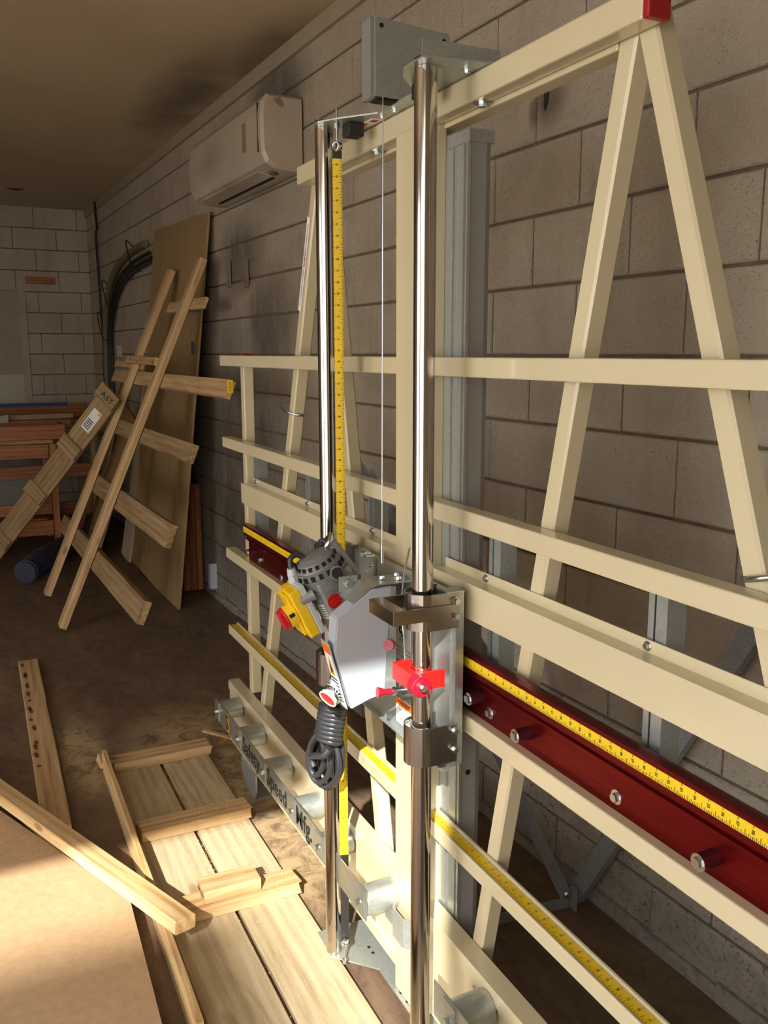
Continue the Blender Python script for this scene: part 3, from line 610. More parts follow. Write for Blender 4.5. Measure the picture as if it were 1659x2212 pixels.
# base and head plates carrying the tubes
XT = (-1.957, -1.476); YT = 0.80
pl = [(-1.984, 0.768), (-1.915, 0.768), (-1.868, 0.796), (-1.79, 0.855), (-1.62, 0.855), (-1.545, 0.790), (-1.50, 0.768), (-1.43, 0.768), (-1.405, 0.90), (-1.40, 0.925), (-1.99, 0.925)]
head = part(MB().mat('galv').prism(pl, (0, 0, 2.1075), V((1, 0, 0)), V((0, 1, 0)), V((0, 0, 0.003))), 'head_plate')
part(MB().mat('galv').box(-1.432, -1.429, 0.768, 0.925, 2.1105, 2.138), 'plate_flange', head); part(MB().mat('galv').box(-2.01, -1.985, 0.80, 0.83, 2.106, 2.135), 'plate_flange', head)
pb_ = [(-2.045, 0.787), (-1.975, 0.785), (-1.935, 0.785), (-1.905, 0.812), (-1.838, 0.875), (-1.565, 0.875), (-1.50, 0.81), (-1.465, 0.785), (-1.41, 0.785), (-1.36, 0.80), (-1.36, 0.93), (-2.04, 0.93)]
basep = part(MB().mat('galv').prism(pb_, (0, 0, 0.036), V((1, 0, 0)), V((0, 1, 0)), V((0, 0, 0.004))), 'base_plate')
for x in (-1.735, -1.70, -1.665, -1.90, -1.925): part(MB().mat('dark').box(x-0.0045, x+0.0045, 0.8835, 0.8915, 0.0402, 0.0406), 'punched_hole', basep)
for x in (-1.742, -1.80, -1.93, -1.455): part(MB().mat('zinc').hexbolt((x, 0.872, 2.1075), (0, 0, -1), 0.006, 0.005, 0.009), 'plate_bolt', head)
b = MB().mat('white').box(-1.895, -1.83, 0.86, 0.885, 2.1065, 2.1075).mat('orange').box(-1.895, -1.872, 0.862, 0.872, 2.1062, 2.1065).mat('redink').box(-1.855, -1.835, 0.865, 0.88, 2.1062, 2.1065); part(b, 'caution_label', head)
part(MB().mat('black').cbox(-1.905, -1.868, 0.822, 0.86, 2.078, 2.107, 0.003), 'rubber_bumper', head); part(MB().mat('black').cbox(-1.575, -1.545, 0.822, 0.86, 2.078, 2.107, 0.003), 'rubber_bumper', head)
for x in XT:
    t_ = part(MB().mat('chrome').cyl((x, YT, 0.041), (x, YT, 2.107), 0.0208, 48), 'guide_tube')
    part(MB().mat('brushed').pipe((x, YT, 2.1115), (x, YT, 2.122), 0.0208, 0.018), 'tube_collar', t_)
# vertical tape beside the left tube
vd = V((0.35, 0.937, 0)).normalized()   # across the tape
vc = V((-1.903, 0.809, 0)); z00 = 0.345
bk_ = MB().mat('black').prism([(-0.0105, 0), (0.0105, 0), (0.0105, 0.0016), (-0.0105, 0.0016)], vc+V((0, 0, 0.085)), vd, V((-vd.y, vd.x, 0)), V((0, 0, 1.965)))
tb = part(bk_, 'tape_bar')
part(MB().mat('yellow').prism([(-0.0105, 0), (0.0105, 0), (0.0105, -0.0006), (-0.0105, -0.0006)], vc+V((0, 0, 0.345)), vd, V((-vd.y, vd.x, 0)), V((0, 0, 66.5*0.0254))), 'measuring_tape', tb)
tape_marks('tape_print', range(1, 67), vc+V((vd.y, -vd.x, 0))*0.0007+V((0, 0, z00)), (0, 0, 1), -vd, 0.021, 0.0068, tb, tu=vd, tv=V((0, 0, 1)), small=8)
part(MB().mat('zinc').pipe((-1.893, 0.80, 2.058), (-1.899, 0.812, 2.058), 0.011, 0.006, 18).cyl((-1.896, 0.806, 2.068), (-1.896, 0.806, 2.135), 0.003, 10).cyl((-1.896, 0.806, 2.095), (-1.896, 0.806, 2.106), 0.007, 6, smooth=False), 'eye_bolt', tb)
part(MB().mat('zinc').pipe((-1.893, 0.80, 0.098), (-1.899, 0.812, 0.098), 0.011, 0.005, 18).cyl((-1.896, 0.806, 0.041), (-1.896, 0.806, 0.09), 0.003, 10).cyl((-1.896, 0.806, 0.041), (-1.896, 0.806, 0.052), 0.008, 6, smooth=False), 'eye_bolt', tb)
# spring reel housing on the head plate
b = MB().mat('galv').prism([(0.806, 2.115), (0.976, 2.1115), (0.976, 2.246), (0.970, 2.252), (0.806, 2.262)], (-1.735, 0, 0), V((0, 1, 0)), V((0, 0, 1)), V((0.037, 0, 0)))
rh = part(b, 'reel_housing'); part(MB().mat('galv').box(-1.742, -1.735, 0.800, 0.98, 2.112, 2.264).box(-1.742, -1.70, 0.797, 0.806, 2.112, 2.26), 'housing_edge', rh)
b = MB().mat('dark')
for y, z in ((0.820, 2.247), (0.962, 2.237)): b.cyl((-1.6978, y, z), (-1.6972, y, z), 0.0048, 16)
b.box(-1.73, -1.70, 0.81, 0.86, 2.1085, 2.1115); part(b, 'housing_holes', rh)
part(MB().mat('zinc').cyl((-1.70, 0.82, 1.19), (-1.70, 0.824, 2.115), 0.0014, 8).cyl((-1.70, 0.82, 1.155), (-1.70, 0.82, 1.195), 0.0042, 12), 'lift_cable')
# ------------------------------------------------------------------ carriage
car = part(MB().mat('galv').box(-1.985, -1.455, 0.852, 0.855, 0.77, 1.140).box(-1.985, -1.455, 0.855, 0.872, 1.137, 1.140).box(-1.985, -1.455, 0.838, 0.852, 0.768, 0.771).box(-1.458, -1.455, 0.855, 0.872, 0.775, 1.140), 'carriage_plate')
part(MB().mat('galv').box(-1.470, -1.440, 0.856, 0.874, 0.785, 1.150).box(-1.470, -1.438, 0.835, 0.874, 1.1485, 1.151), 'carriage_angle', car)
part(MB().mat('galv').box(-1.97, -1.94, 0.84, 0.852, 0.785, 1.15), 'carriage_angle', car)
def housing(x, z0, z1):
    b = MB().mat('brushed'); r, t, n = 0.0365, 0.0018, 14; path = []
    path.append((x-r, 0.852)); 
    for i in range(n+1): a = math.pi+math.pi*i/n; path.append((x+r*math.cos(a), YT+r*math.sin(a)))
    path.append((x+r, 0.862)); ins = []
    ins.append((x-r+t, 0.852))
    for i in range(n+1): a = math.pi+math.pi*i/n; ins.append((x+(r-t)*math.cos(a), YT+(r-t)*math.sin(a)))
    ins.append((x+r-t, 0.862)); m = len(path)
    vs = [(*p, z0) for p in path]+[(*p, z1) for p in path]+[(*p, z0) for p in ins]+[(*p, z1) for p in ins]; fs = []
    for i in range(m-1):
        fs += [(i, i+1, m+i+1, m+i), (2*m+i+1, 2*m+i, 3*m+i, 3*m+i+1), (m+i, m+i+1, 3*m+i+1, 3*m+i), (i+1, i, 2*m+i, 2*m+i+1)]
    b.add(vs, fs, False); h_ = part(b, 'bearing_housing')
    # ring of bearing balls round the tube
    rb = MB().mat('rubber'); rb.pipe((x, YT, z0+0.006), (x, YT, z1-0.012), 0.0345, 0.0245, 24); part(rb, 'bearing_body', h_)
    for i in range(22):
        a = math.pi*0.93+i*math.pi*1.14/21; c0 = V((x+0.0228*math.cos(a), YT+0.0228*math.sin(a), z1-0.0095)); c1 = V((x+0.0335*math.cos(a), YT+0.0335*math.sin(a), z1-0.0095))
        if i == 0: ball = part(MB().mat('galv').cyl(c0, c1, 0.0022, 10), 'bearing_roller', h_)
        else: part(MB().mat('galv').cyl(c0, c1, 0.0022, 8), 'bearing_roller', h_)
    return h_
hs = []
for x in XT:
    for z0, z1 in ((1.076, 1.149), (0.794, 0.875)): hs.append(housing(x, z0, z1))
for z in (1.132, 1.102, 0.862, 0.822):
    part(MB().mat('zinc').hexbolt((-1.4382, 0.853, z), (1, 0, 0), 0.0065, 0.009, 0.008), 'housing_bolt', car)
part(MB().mat('brushed').cbox(-1.4395, -1.436, 0.722, 0.862, 1.098, 1.126, 0.001).cbox(-1.545, -1.436, 0.716, 0.722, 1.098, 1.126, 0.001).cbox(-1.545, -1.4395, 0.722, 0.745, 1.123, 1.126, 0.001).cbox(-1.545, -1.5415, 0.722, 0.852, 1.098, 1.126, 0.001), 'handle_bar')
# red stop clamp with wheel
b = MB().mat('redblock'); n = 10
pts_ = [(-1.532, 0.765), (-1.447, 0.765), (-1.447, 0.838), (-1.452, 0.838)]+[(-1.476+0.0225*math.cos(a), 0.80+0.0225*math.sin(a)) for a in [math.pi*0.5-math.pi*i/8*0.98+0.3 for i in range(9)]]
ring = [(-1.532, 0.762), (-1.450, 0.762), (-1.446, 0.766), (-1.446, 0.835), (-1.4535, 0.835), (-1.4535, 0.80)]
ring += [(-1.476+0.0225*math.cos(-math.pi*i/8), 0.80+0.0225*math.sin(-math.pi*i/8)) for i in range(1, 8)]
ring += [(-1.4985, 0.80), (-1.4985, 0.835), (-1.532, 0.835)]
b.prism(ring, (0, 0, 0.955), V((1, 0, 0)), V((0, 1, 0)), V((0, 0, 0.036))); rc = part(b, 'stop_clamp')
part(MB().mat('knobred').cyl((-1.446, 0.772, 0.972), (-1.425, 0.772, 0.972), 0.0215, 36).cyl((-1.425, 0.772, 0.972), (-1.423, 0.772, 0.972), 0.0215, 36, 0.020).mat('zinc').cyl((-1.423, 0.772, 0.972), (-1.418, 0.772, 0.972), 0.0078, 20).cyl((-1.418, 0.772, 0.972), (-1.412, 0.772, 0.972), 0.0065, 6, smooth=False), 'hand_wheel', rc)
# knobs and plunger
part(MB().mat('knobred').cyl((-1.60, 0.80, 1.003), (-1.588, 0.785, 1.007), 0.005, 12).cyl((-1.588, 0.785, 1.007), (-1.578, 0.775, 1.010), 0.0115, 24), 'lock_knob')
part(MB().mat('knobred').cyl((-1.568, 0.745, 0.915), (-1.566, 0.757, 0.914), 0.0115, 22, 0.0085).cyl((-1.566, 0.757, 0.914), (-1.566, 0.778, 0.912), 0.0068, 18).mat('zinc').cyl((-1.566, 0.778, 0.912), (-1.566, 0.786, 0.912), 0.009, 6, smooth=False).cyl((-1.566, 0.786, 0.912), (-1.566, 0.835, 0.909), 0.0052, 14).box(-1.60, -1.56, 0.80, 0.84, 0.890, 0.903), 'plunger')
# labels on the carriage plate
def lab(name, x0, x1, z0, z1, parent, y=0.8518, band=0.2, head='WARNING', lines=(), pic=None):
    b = MB().mat('white').box(x0, x1, y-0.0008, y, z0, z1); h = z1-z0; zb = z1-h*band
    b.mat('orange').box(x0+0.001, x1-0.001, y-0.0012, y-0.0008, zb, z1-0.001); b.mat('ink').text(head, ((x0+x1)/2, y-0.0013, (zb+z1)/2), V((1, 0, 0)), V((0, 0, 1)), h*band*0.75)
    if pic:
        cx = (x0+x1)/2; b.pipe((cx-0.008, y-0.001, zb-h*0.12), (cx-0.008, y-0.0014, zb-h*0.12), 0.009, 0.004, 20); b.box(cx-0.004, cx+0.012, y-0.0014, y-0.001, zb-h*0.27, zb-h*0.19)
        b.text('PUSH', (cx, y-0.0013, zb-h*0.36), V((1, 0, 0)), V((0, 0, 1)), h*0.12)
    for t_, zf in lines: b.text(t_, ((x0+x1)/2, y-0.0013, z0+h*zf), V((1, 0, 0)), V((0, 0, 1)), h*0.075)
    return part(b, name, parent)
lab('warning_label', -1.700, -1.622, 0.935, 1.035, car, band=0.16, lines=(('PRESS BUTTON AND TURN', 0.30), ('CARRIAGE ON TURNTABLE', 0.21), ('TO EACH STOP', 0.12)), pic=True)
lab('warning_label', -1.692, -1.612, 0.785, 0.845, car, band=0.28, lines=(('TO REDUCE THE RISK OF', 0.56), ('INJURY TIGHTEN ALL KNOBS', 0.40), ('BEFORE EACH CUT', 0.24)))
for x in (-1.524, -1.505): part(MB().mat('white').cyl((x, 0.8518, 1.062), (x, 0.8512, 1.062), 0.010, 20).mat('redink').pipe((x, 0.8512, 1.062), (x, 0.8508, 1.062), 0.011, 0.009, 20).box(x-0.007, x+0.007, 0.8506, 0.851, 1.061, 1.063), 'prohibition_label', car)
part(MB().mat('zinc').cyl((-1.81, 0.8515, 1.122), (-1.81, 0.835, 1.122), 0.004, 10).cyl((-1.81, 0.8515, 1.122), (-1.81, 0.845, 1.122), 0.008, 6, smooth=False), 'plate_bolt', car)
part(MB().mat('zinc').sweep([(-1.607, 0.84, 1.205), (-1.625, 0.84, 1.165), (-1.635, 0.838, 1.12), (-1.637, 0.835, 1.06), (-1.625, 0.835, 1.01), (-1.617, 0.835, 0.955)], 0.0022, 8), 'hanging_wire')
part(MB().mat('zinc').sweep([(-1.595, 0.87, 0.72), (-1.585, 0.872, 0.655), (-1.575, 0.874, 0.635), (-1.572, 0.874, 0.612), (-1.583, 0.874, 0.60), (-1.592, 0.872, 0.615), (-1.588, 0.87, 0.64)], 0.0016, 8), 'wire_loop')
# swivel bracket
part(MB().mat('galv').prism([(-1.86, 1.155), (-1.835, 1.155), (-1.795, 1.15), (-1.80, 1.06), (-1.835, 1.045), (-1.86, 1.10)], (0, 0.846, 0), V((1, 0, 0)), V((0, 0, 1)), V((0, 0.005, 0))).mat('zinc').hexbolt((-1.845, 0.846, 1.142), (0, -1, 0), 0.008, 0.01, 0.011).hexbolt((-1.80, 0.846, 1.148), (0, -1, 0), 0.005, 0.02, 0.006).hexbolt((-1.83, 0.846, 1.105), (0, -1, 0), 0.004, 0.006, 0.006), 'swivel_bracket', car)
# ------------------------------------------------------------------ saw head (tilted 25.5 deg about X)
O = V((-1.726, 0.609, 1.101)); EA = V((0, 0.430, -0.903)).normalized(); EC = V((0, 0.903, 0.430)).normalized(); EX = V((1, 0, 0))
def lp(x, a, c): return V((x, O.y, O.z))+EA*a+EC*c
def lbox(b, x0, x1, a0, a1, c0, c1, ch=0.0):
    if ch:
        t = MB(); t.cbox(x0, x1, a0, a1, c0, c1, ch); return b.add([lp(*v) for v in t.v], t.f)
    vs = [lp(x, a, c) for x in (x0, x1) for a in (a0, a1) for c in (c0, c1)]
    return b.add(vs, [(0, 1, 3, 2), (4, 6, 7, 5), (0, 4, 5, 1), (2, 3, 7, 6), (0, 2, 6, 4), (1, 5, 7, 3)])
mx = -1.762; mc = 0.098
b = MB().mat('motor').cyl(lp(mx, 0.045, mc), lp(mx, 0.17, mc), 0.046, 36).cyl(lp(mx, 0.17, mc), lp(mx, 0.22, mc), 0.046, 36, 0.036)
mot = part(b, 'saw_motor')
b = MB().mat('motorcap'); prof_ = [(-0.038, 0.012), (-0.036, 0.028), (-0.028, 0.042), (-0.012, 0.051), (0.008, 0.055), (0.03, 0.056), (0.045, 0.054)]
for (a0, r0), (a1, r1) in zip(prof_[:-1], prof_[1:]): b.cyl(lp(mx, a0, mc), lp(mx, a1, mc), r0, 40, r1, caps=False)
b.cyl(lp(mx, -0.038, mc), lp(mx, -0.0375, mc), 0.012, 20); part(b, 'motor_cap', mot)
b = MB().mat('motorcap')
for k in range(3): b.cyl(lp(mx, 0.004+0.013*k, mc), lp(mx, 0.009+0.013*k, mc), 0.0585, 40)
b.cyl(lp(mx, -0.012, mc), lp(mx, -0.006, mc), 0.0535, 40); part(b, 'cooling_ribs', mot)
b = MB().mat('dark')
for i in range(18):
    a = 2*math.pi*i/18
    for aa, rr in ((-0.020, 0.046), (-0.002, 0.0545)):
        x0 = mx+rr*math.cos(a); c0 = mc+rr*math.sin(a); p = lp(x0, aa, c0); nn = (EX*math.cos(a)+EC*math.sin(a)); tt = (-EX*math.sin(a)+EC*math.cos(a))
        b.add([p+tt*u+EA*v+nn*q for u in (-0.004, 0.004) for v in (-0.0055, 0.0055) for q in (-0.002, 0.0022)], [(0, 1, 3, 2), (4, 6, 7, 5), (0, 4, 5, 1), (2, 3, 7, 6), (0, 2, 6, 4), (1, 5, 7, 3)])
part(b, 'vent_slots', mot)
part(lbox(MB().mat('motor'), -1.765, -1.712, 0.012, 0.20, 0.062, 0.150, 0.006), 'gear_case', mot)
b = MB().mat('motor').cyl(lp(-1.735, 0.010, 0.113), lp(-1.700, 0.006, 0.112), 0.0155, 28).mat('black').cyl(lp(-1.700, 0.006, 0.112), lp(-1.696, 0.0055, 0.112), 0.0125, 24); part(b, 'brush_cap', mot)
b = MB().mat('stick').cyl(lp(-1.712, 0.064, 0.083), lp(-1.7112, 0.064, 0.083), 0.0168, 32).mat('ink')
for t_, da in (('BLADE SIZE', -0.009), ('8" or 210mm', 0.0), ('MAXIMUM', 0.009)): b.text(t_, lp(-1.7108, 0.064+da, 0.083), EC, -EA, 0.0052)
part(b, 'blade_sticker', mot)
b = MB().mat('motor').cyl(lp(mx+0.035, 0.030, 0.052), lp(mx+0.030, 0.030, 0.020), 0.013, 22, 0.011).mat('dark').cyl(lp(mx+0.030, 0.030, 0.021), lp(mx+0.030, 0.030, 0.0185), 0.008, 16); part(b, 'screw_boss', mot)
b = MB().mat('white'); n = 8
for i in range(n):
    a0 = -1.35+i*0.11; a1 = a0+0.11; r = 0.0466
    b.add([lp(mx+r*math.cos(a), aa, mc+r*math.sin(a)) for a in (a0, a1) for aa in (0.066, 0.105)], [(0, 1, 3, 2)])
b.mat('ink')
for k in range(5):
    for i in range(1, n-1):
        a0 = -1.35+i*0.11; a1 = a0+0.11; r = 0.0469
        b.add([lp(mx+r*math.cos(a), aa, mc+r*math.sin(a)) for a in (a0, a1) for aa in (0.072+k*0.006, 0.0735+k*0.006)], [(0, 1, 3, 2)])
part(b, 'rating_label', mot)
# rear handle with hose clamp
b = MB().mat('motor').cyl(lp(mx-0.012, -0.036, 0.143), lp(mx+0.012, 0.052, 0.158), 0.0185, 18, 0.0165).cyl(lp(mx+0.012, 0.05, 0.158), lp(mx+0.018, 0.10, 0.13), 0.0165, 18, 0.02); part(b, 'saw_handle', mot)
part(MB().mat('zinc').pipe(lp(mx-0.013, -0.042, 0.140), lp(mx-0.010, -0.034, 0.146), 0.0225, 0.017, 24).cyl(lp(mx-0.013, -0.040, 0.1405), lp(mx-0.013, -0.039, 0.141), 0.021, 24), 'handle_clamp', mot)
part(MB().mat('rubber').sweep([lp(mx-0.02, 0.0, 0.12), lp(mx-0.035, -0.03, 0.125), lp(mx-0.02, -0.045, 0.137), lp(mx-0.005, -0.028, 0.142)], 0.0055, 10), 'handle_cord', mot)
# cable gland and cord into the switch
b = MB().mat('lgrey').cyl(lp(-1.775, 0.008, 0.036), lp(-1.772, -0.018, 0.040), 0.0135, 6, smooth=False).cyl(lp(-1.772, -0.018, 0.040), lp(-1.771, -0.032, 0.042), 0.012, 12, 0.009); part(lbox(b, -1.79, -1.745, 0.002, 0.014, 0.025, 0.058, 0.002), 'cable_gland', mot)
part(MB().mat('rubber').sweep([lp(-1.771, -0.030, 0.042), lp(-1.775, -0.050, 0.052), lp(-1.775, -0.048, 0.072), lp(-1.772, -0.030, 0.080)], 0.0062, 10), 'motor_cord', mot)
# yellow rotary switch
sw = part(lbox(MB().mat('lgrey'), -1.797, -1.724, -0.002, 0.120, 0.027, 0.040, 0.002), 'switch_base')
part(lbox(MB().mat('yplastic'), -1.795, -1.726, 0.0, 0.118, 0.003, 0.027, 0.003), 'switch_cover', sw)
part(lbox(lbox(MB().mat('yplastic'), -1.795, -1.745, 0.008, 0.112, -0.004, 0.003, 0.002), -1.772, -1.768, -0.001, 0.006, -0.004, 0.026), 'cover_rib', sw)
kx, ka = -1.7605, 0.058
part(MB().mat('yplastic').cyl(lp(kx, ka, 0.002), lp(kx, ka, -0.020), 0.0262, 40), 'switch_collar', sw)
b = MB().mat('rplastic').pipe(lp(kx, ka, -0.020), lp(kx, ka, -0.0245), 0.0265, 0.0195, 36).cyl(lp(kx, ka, -0.020), lp(kx, ka, -0.021), 0.0200, 32); lbox(b, kx-0.0085, kx+0.0085, ka-0.022, ka+0.022, -0.034, -0.021, 0.003); part(b, 'switch_knob', sw)
lbox(MB().mat('dark'), kx+0.0245, kx+0.0268, ka-0.012, ka-0.004, -0.016, -0.004).build('padlock_slot', sw)
# guard
G = [(0.678, 1.068), (0.758, 1.122), (0.806, 1.123), (0.786, 0.886), (0.753, 0.879), (0.709, 0.864), (0.6725, 0.998)]
def gpr(b, x0, x1, poly): return b.prism(poly, (x0, 0, 0), V((0, 1, 0)), V((0, 0, 1)), V((x1-x0, 0, 0)))
gd = gpr(MB().mat('guard'), -1.662, -1.62, G)
bmx = bmesh.new(); me_ = bpy.data.meshes.new('tmp'); me_.from_pydata(gd.v, [], gd.f); bmx.from_mesh(me_); bmesh.ops.recalc_face_normals(bmx, faces=bmx.faces)
bmesh.ops.bevel(bmx, geom=list(bmx.edges), offset=0.0022, segments=2, affect='EDGES'); gd2 = MB().mat('guard').bm(bmx); gq = part(gd2, 'blade_guard')
part(gpr(MB().mat('galv'), -1.70, -1.618, [(0.806, 1.123), (0.813, 1.123), (0.813, 0.885), (0.786, 0.885)]), 'guard_backplate', gq)
b = MB().mat('galv').prism([(0, 0), (0.03, 0.002), (0.05, 0.012), (0.13, 0.012), (0.13, 0.0145), (0.048, 0.0145), (0.03, 0.005), (0, 0.003)], (0, 0.725, 1.116), V((0, 1, 0)), V((0, 0, 1)), V((0.001, 0, 0)))
b = MB().mat('galv').strip([(-1.69, 0.712, 1.098), (-1.69, 0.755, 1.126), (-1.69, 0.775, 1.130), (-1.69, 0.86, 1.130)], (0.068, 0, 0), 0.003).box(-1.69, -1.687, 0.712, 0.755, 1.104, 1.138)
for p in ((-1.66, 0.80, 1.131), (-1.64, 0.83, 1.131), (-1.67, 0.84, 1.131)): b.mat('zinc').hexbolt(p, (0, 0, 1), 0.006, 0.005, 0.009)
b.hexbolt((-1.687, 0.733, 1.121), (1, 0, 0), 0.009, 0.008, 0.012); part(b, 'guard_bracket', gq)
# warning tag on the guard
t0 = V((-1.638, 0.662, 1.012)); t1 = V((-1.672, 0.661, 1.013)); dn_ = V((0, 0.040, -0.150)); tx = V((1, 0, 0)); nn = tx.cross(dn_).normalized()
b = MB().mat('guard').prism([(0, 0), (1, 0), (1, 1), (0, 1)], t1, V((0.045, 0, 0)), dn_, nn*0.002)
b.mat('white').prism([(0.05, 0.04), (0.95, 0.04), (0.95, 0.95), (0.05, 0.95)], t1-nn*0.0004, V((0.045, 0, 0)), dn_, -nn*0.0003); b.mat('orange').prism([(0.05, 0.04), (0.95, 0.04), (0.95, 0.17), (0.05, 0.17)], t1-nn*0.0008, V((0.045, 0, 0)), dn_, -nn*0.0003)
b.mat('logo').prism([(0.2, 0.5), (0.8, 0.5), (0.5, 0.22)], t1-nn*0.0008, V((0.045, 0, 0)), dn_, -nn*0.0003); b.mat('ink').prism([(0.38, 0.46), (0.62, 0.46), (0.5, 0.3)], t1-nn*0.0013, V((0.045, 0, 0)), dn_, -nn*0.0003)
for k in range(7): b.prism([(0.12, 0.55+k*0.055), (0.88, 0.55+k*0.055), (0.88, 0.575+k*0.055), (0.12, 0.575+k*0.055)], t1-nn*0.0008, V((0.045, 0, 0)), dn_, -nn*0.0003)
part(b, 'warning_tag', gq)
# dust port with hose clamp and red cap
q0 = V((-1.668, 0.700, 0.900)); qd = V((0.31, -0.81, -0.49)).normalized()
b = MB().mat('guard').cyl(q0-qd*0.01, q0+qd*0.018, 0.026, 28, 0.022).cyl(q0+qd*0.018, q0+qd*0.036, 0.021, 28); dp = part(b, 'dust_port', gq)
part(MB().mat('zinc').pipe(q0+qd*0.018, q0+qd*0.031, 0.0232, 0.021, 30).box(q0.x-0.004, q0.x+0.008, q0.y-0.024, q0.y-0.012, q0.z+0.004, q0.z+0.014), 'hose_clamp', gq)
part(MB().mat('white').pipe(q0+qd*0.036, q0+qd*0.039, 0.0225, 0.0195, 30).mat('rplastic').cyl(q0+qd*0.030, q0+qd*0.0375, 0.0198, 30), 'port_cap', gq)
part(MB().mat('rubber').sweep([(-1.735, 0.735, 1.00), (-1.715, 0.715, 0.93), (-1.715, 0.712, 0.88), (-1.74, 0.72, 0.84)], 0.011, 12), 'lower_cord')
# coiled power cord tied in a bundle
cdx, cdy = -1.80, 0.735
b = MB().mat('rubber')
for k in range(8):
    z = 0.800-k*0.0125; cx = cdx+0.012-k*0.0045
    pts = [(cx+0.036*math.cos(a)*(1 if k < 6 else 1.08), cdy+0.024*math.sin(a), z-0.006*math.sin(a)+0.004*math.cos(a)) for a in [2*math.pi*i/12 for i in range(12)]]
    b.sweep(pts, 0.0078, 12, sub=3, closed=True)
cord = part(b, 'power_cord')
b = MB().mat('rubber')
for k, (w_, l_, dx, dy) in enumerate(((0.050, 0.150, 0, 0), (0.038, 0.135, 0.004, -0.014), (0.043, 0.162, -0.01, 0.012), (0.026, 0.115, 0.006, -0.022), (0.034, 0.142, 0.0, 0.022))):
    pts = []
    for i in range(14):
        a = 2*math.pi*i/14; u_ = math.sin(a); v_ = (1-math.cos(a))/2
        pts.append((cdx-0.03+dx+w_*u_*(0.35+0.65*math.sin(math.pi*min(1, v_*0.62+0.12)))-0.03*v_, cdy+dy+0.35*w_*u_, 0.722-l_*v_))
    b.sweep(pts, 0.0072, 12, sub=3, closed=True)
part(b, 'cord_loops', cord)
part(MB().mat('rubber').sweep([(cdx+0.035, cdy-0.02, 0.712), (cdx+0.028, cdy-0.03, 0.695), (cdx-0.01, cdy-0.040, 0.680), (cdx-0.045, cdy-0.034, 0.660), (cdx-0.038, cdy-0.03, 0.638)], 0.0078, 12), 'cord_end', cord)

# ================================================================== FOREGROUND TIMBER
pal = empty('pallet_section', (-2.2, 0.62, 0), 'dusty pallet section of two wide boards and three cross cleats beside the saw', 'pallet')
board('wide_board', (-3.36, 0.525, 0.0095), (-0.95, 0.525, 0.0095), (0, 1, 0), 0.185, 0.019, 'pine_dust', pal)
board('wide_board', (-3.36, 0.7205, 0.0095), (-0.95, 0.7205, 0.0095), (0, 1, 0), 0.180, 0.019, 'pine_dust', pal)
for x, y0, y1, mt in ((-3.332, 0.445, 0.822, 'pine'), (-2.787, 0.445, 0.818, 'pine'), (-2.303, 0.445, 0.818, 'pine')):
    board('cleat', (x, y0, 0.038), (x, y1, 0.038), (1, 0, 0), 0.088, 0.038, mt, pal, 0.003)
b = MB().mat('sawdust')
for i in range(700):
    x = random.gauss(-2.55, 0.25); y = random.uniform(0.55, 0.805)
    if y > 0.9: z = 0.0005
    elif -3.38 < x < -3.28 or -2.84 < x < -2.735 or -2.36 < x < -2.25: z = 0.0575
    else: z = 0.0195
    s_ = random.uniform(0.001, 0.0032); a = random.uniform(0, 3)
    b.add([(x+s_*math.cos(a+q), y+s_*math.sin(a+q), z+0.0004*(i2 % 2)) for i2, q in enumerate((0, 2.1, 4.2))]+[(x, y, z+0.0014)], [(0, 1, 2), (0, 1, 3), (1, 2, 3), (2, 0, 3)])
tag(b.build('sawdust'), 'scattered sawdust crumbs on the pallet boards and floor beside the saw', 'sawdust', kind='stuff')
o = board('timber_offcut', (-2.314, 0.532, 0.0765), (-2.314, 0.700, 0.0765), (1, 0, 0), 0.085, 0.038, 'pine', None); tag(o, 'short timber offcut with a scribbled end lying on the nearest pallet cleat', 'wood')
part(MB().mat('ink').text('AA37H', (-2.314, 0.5316, 0.0765), V((1, 0, 0)), V((0, 0, 1)), 0.022), 'pen_mark', o)
# long split batten standing on edge
o = board('split_batten', (-3.36, 0.420, 0.045), (-1.80, 0.400, 0.045), (0, 0, 1), 0.088, 0.019, 'honey', None, 0.004); tag(o, 'long split golden batten standing on edge along the left side of the pallet', 'wood')
tag(MB().mat('honey').prism([(0, 0), (0.11, 0.012), (0.10, 0.030), (0.02, 0.034)], (-3.48, 0.40, 0.0), V((1, 0, 0)), V((0, 0.25, 1)), V((0, 0.012, 0))).build('wood_splinter'), 'torn splinter beside the far end of the split batten', 'wood')
# long square stick lying across batten
o = board('square_stick', (-3.80, -0.21, 0.088), (-2.13, 0.445, 0.1145), (0.39, -0.9, 0.1), 0.064, 0.038, 'honey', None); tag(o, 'long pale square stick lying diagonally over the split batten', 'wood')
o = board('rough_board', (-4.80, 0.245, 0.011), (-2.98, 0.205, 0.011), (0, 1, 0), 0.095, 0.022, 'pine', None, 0.006); tag(o, 'rough-edged bark-marked board lying flat on the floor left of the pallet', 'wood')
for i in range(14):
    x = -4.74+i*0.098+random.uniform(-0.05, 0.05); L_ = random.uniform(0.015, 0.085); y_ = 0.2165-i*0.002+random.uniform(-0.006, 0.004)
    part(MB().mat('bark').prism([(0, 0), (L_*0.4, 0.008), (L_, 0.004), (L_*0.8, -0.006), (L_*0.3, -0.009)], (x, y_, 0.0222), V((1, 0, 0)), V((0, 1, 0)), V((0, 0, 0.0012))), 'bark_patch', o)
o = board('short_board', (-3.15, 0.10, 0.032), (-2.70, 0.215, 0.032), (0, 1, 0), 0.05, 0.018, 'honey', None); tag(o, 'short golden strip showing between the cardboard and the diagonal stick', 'wood')
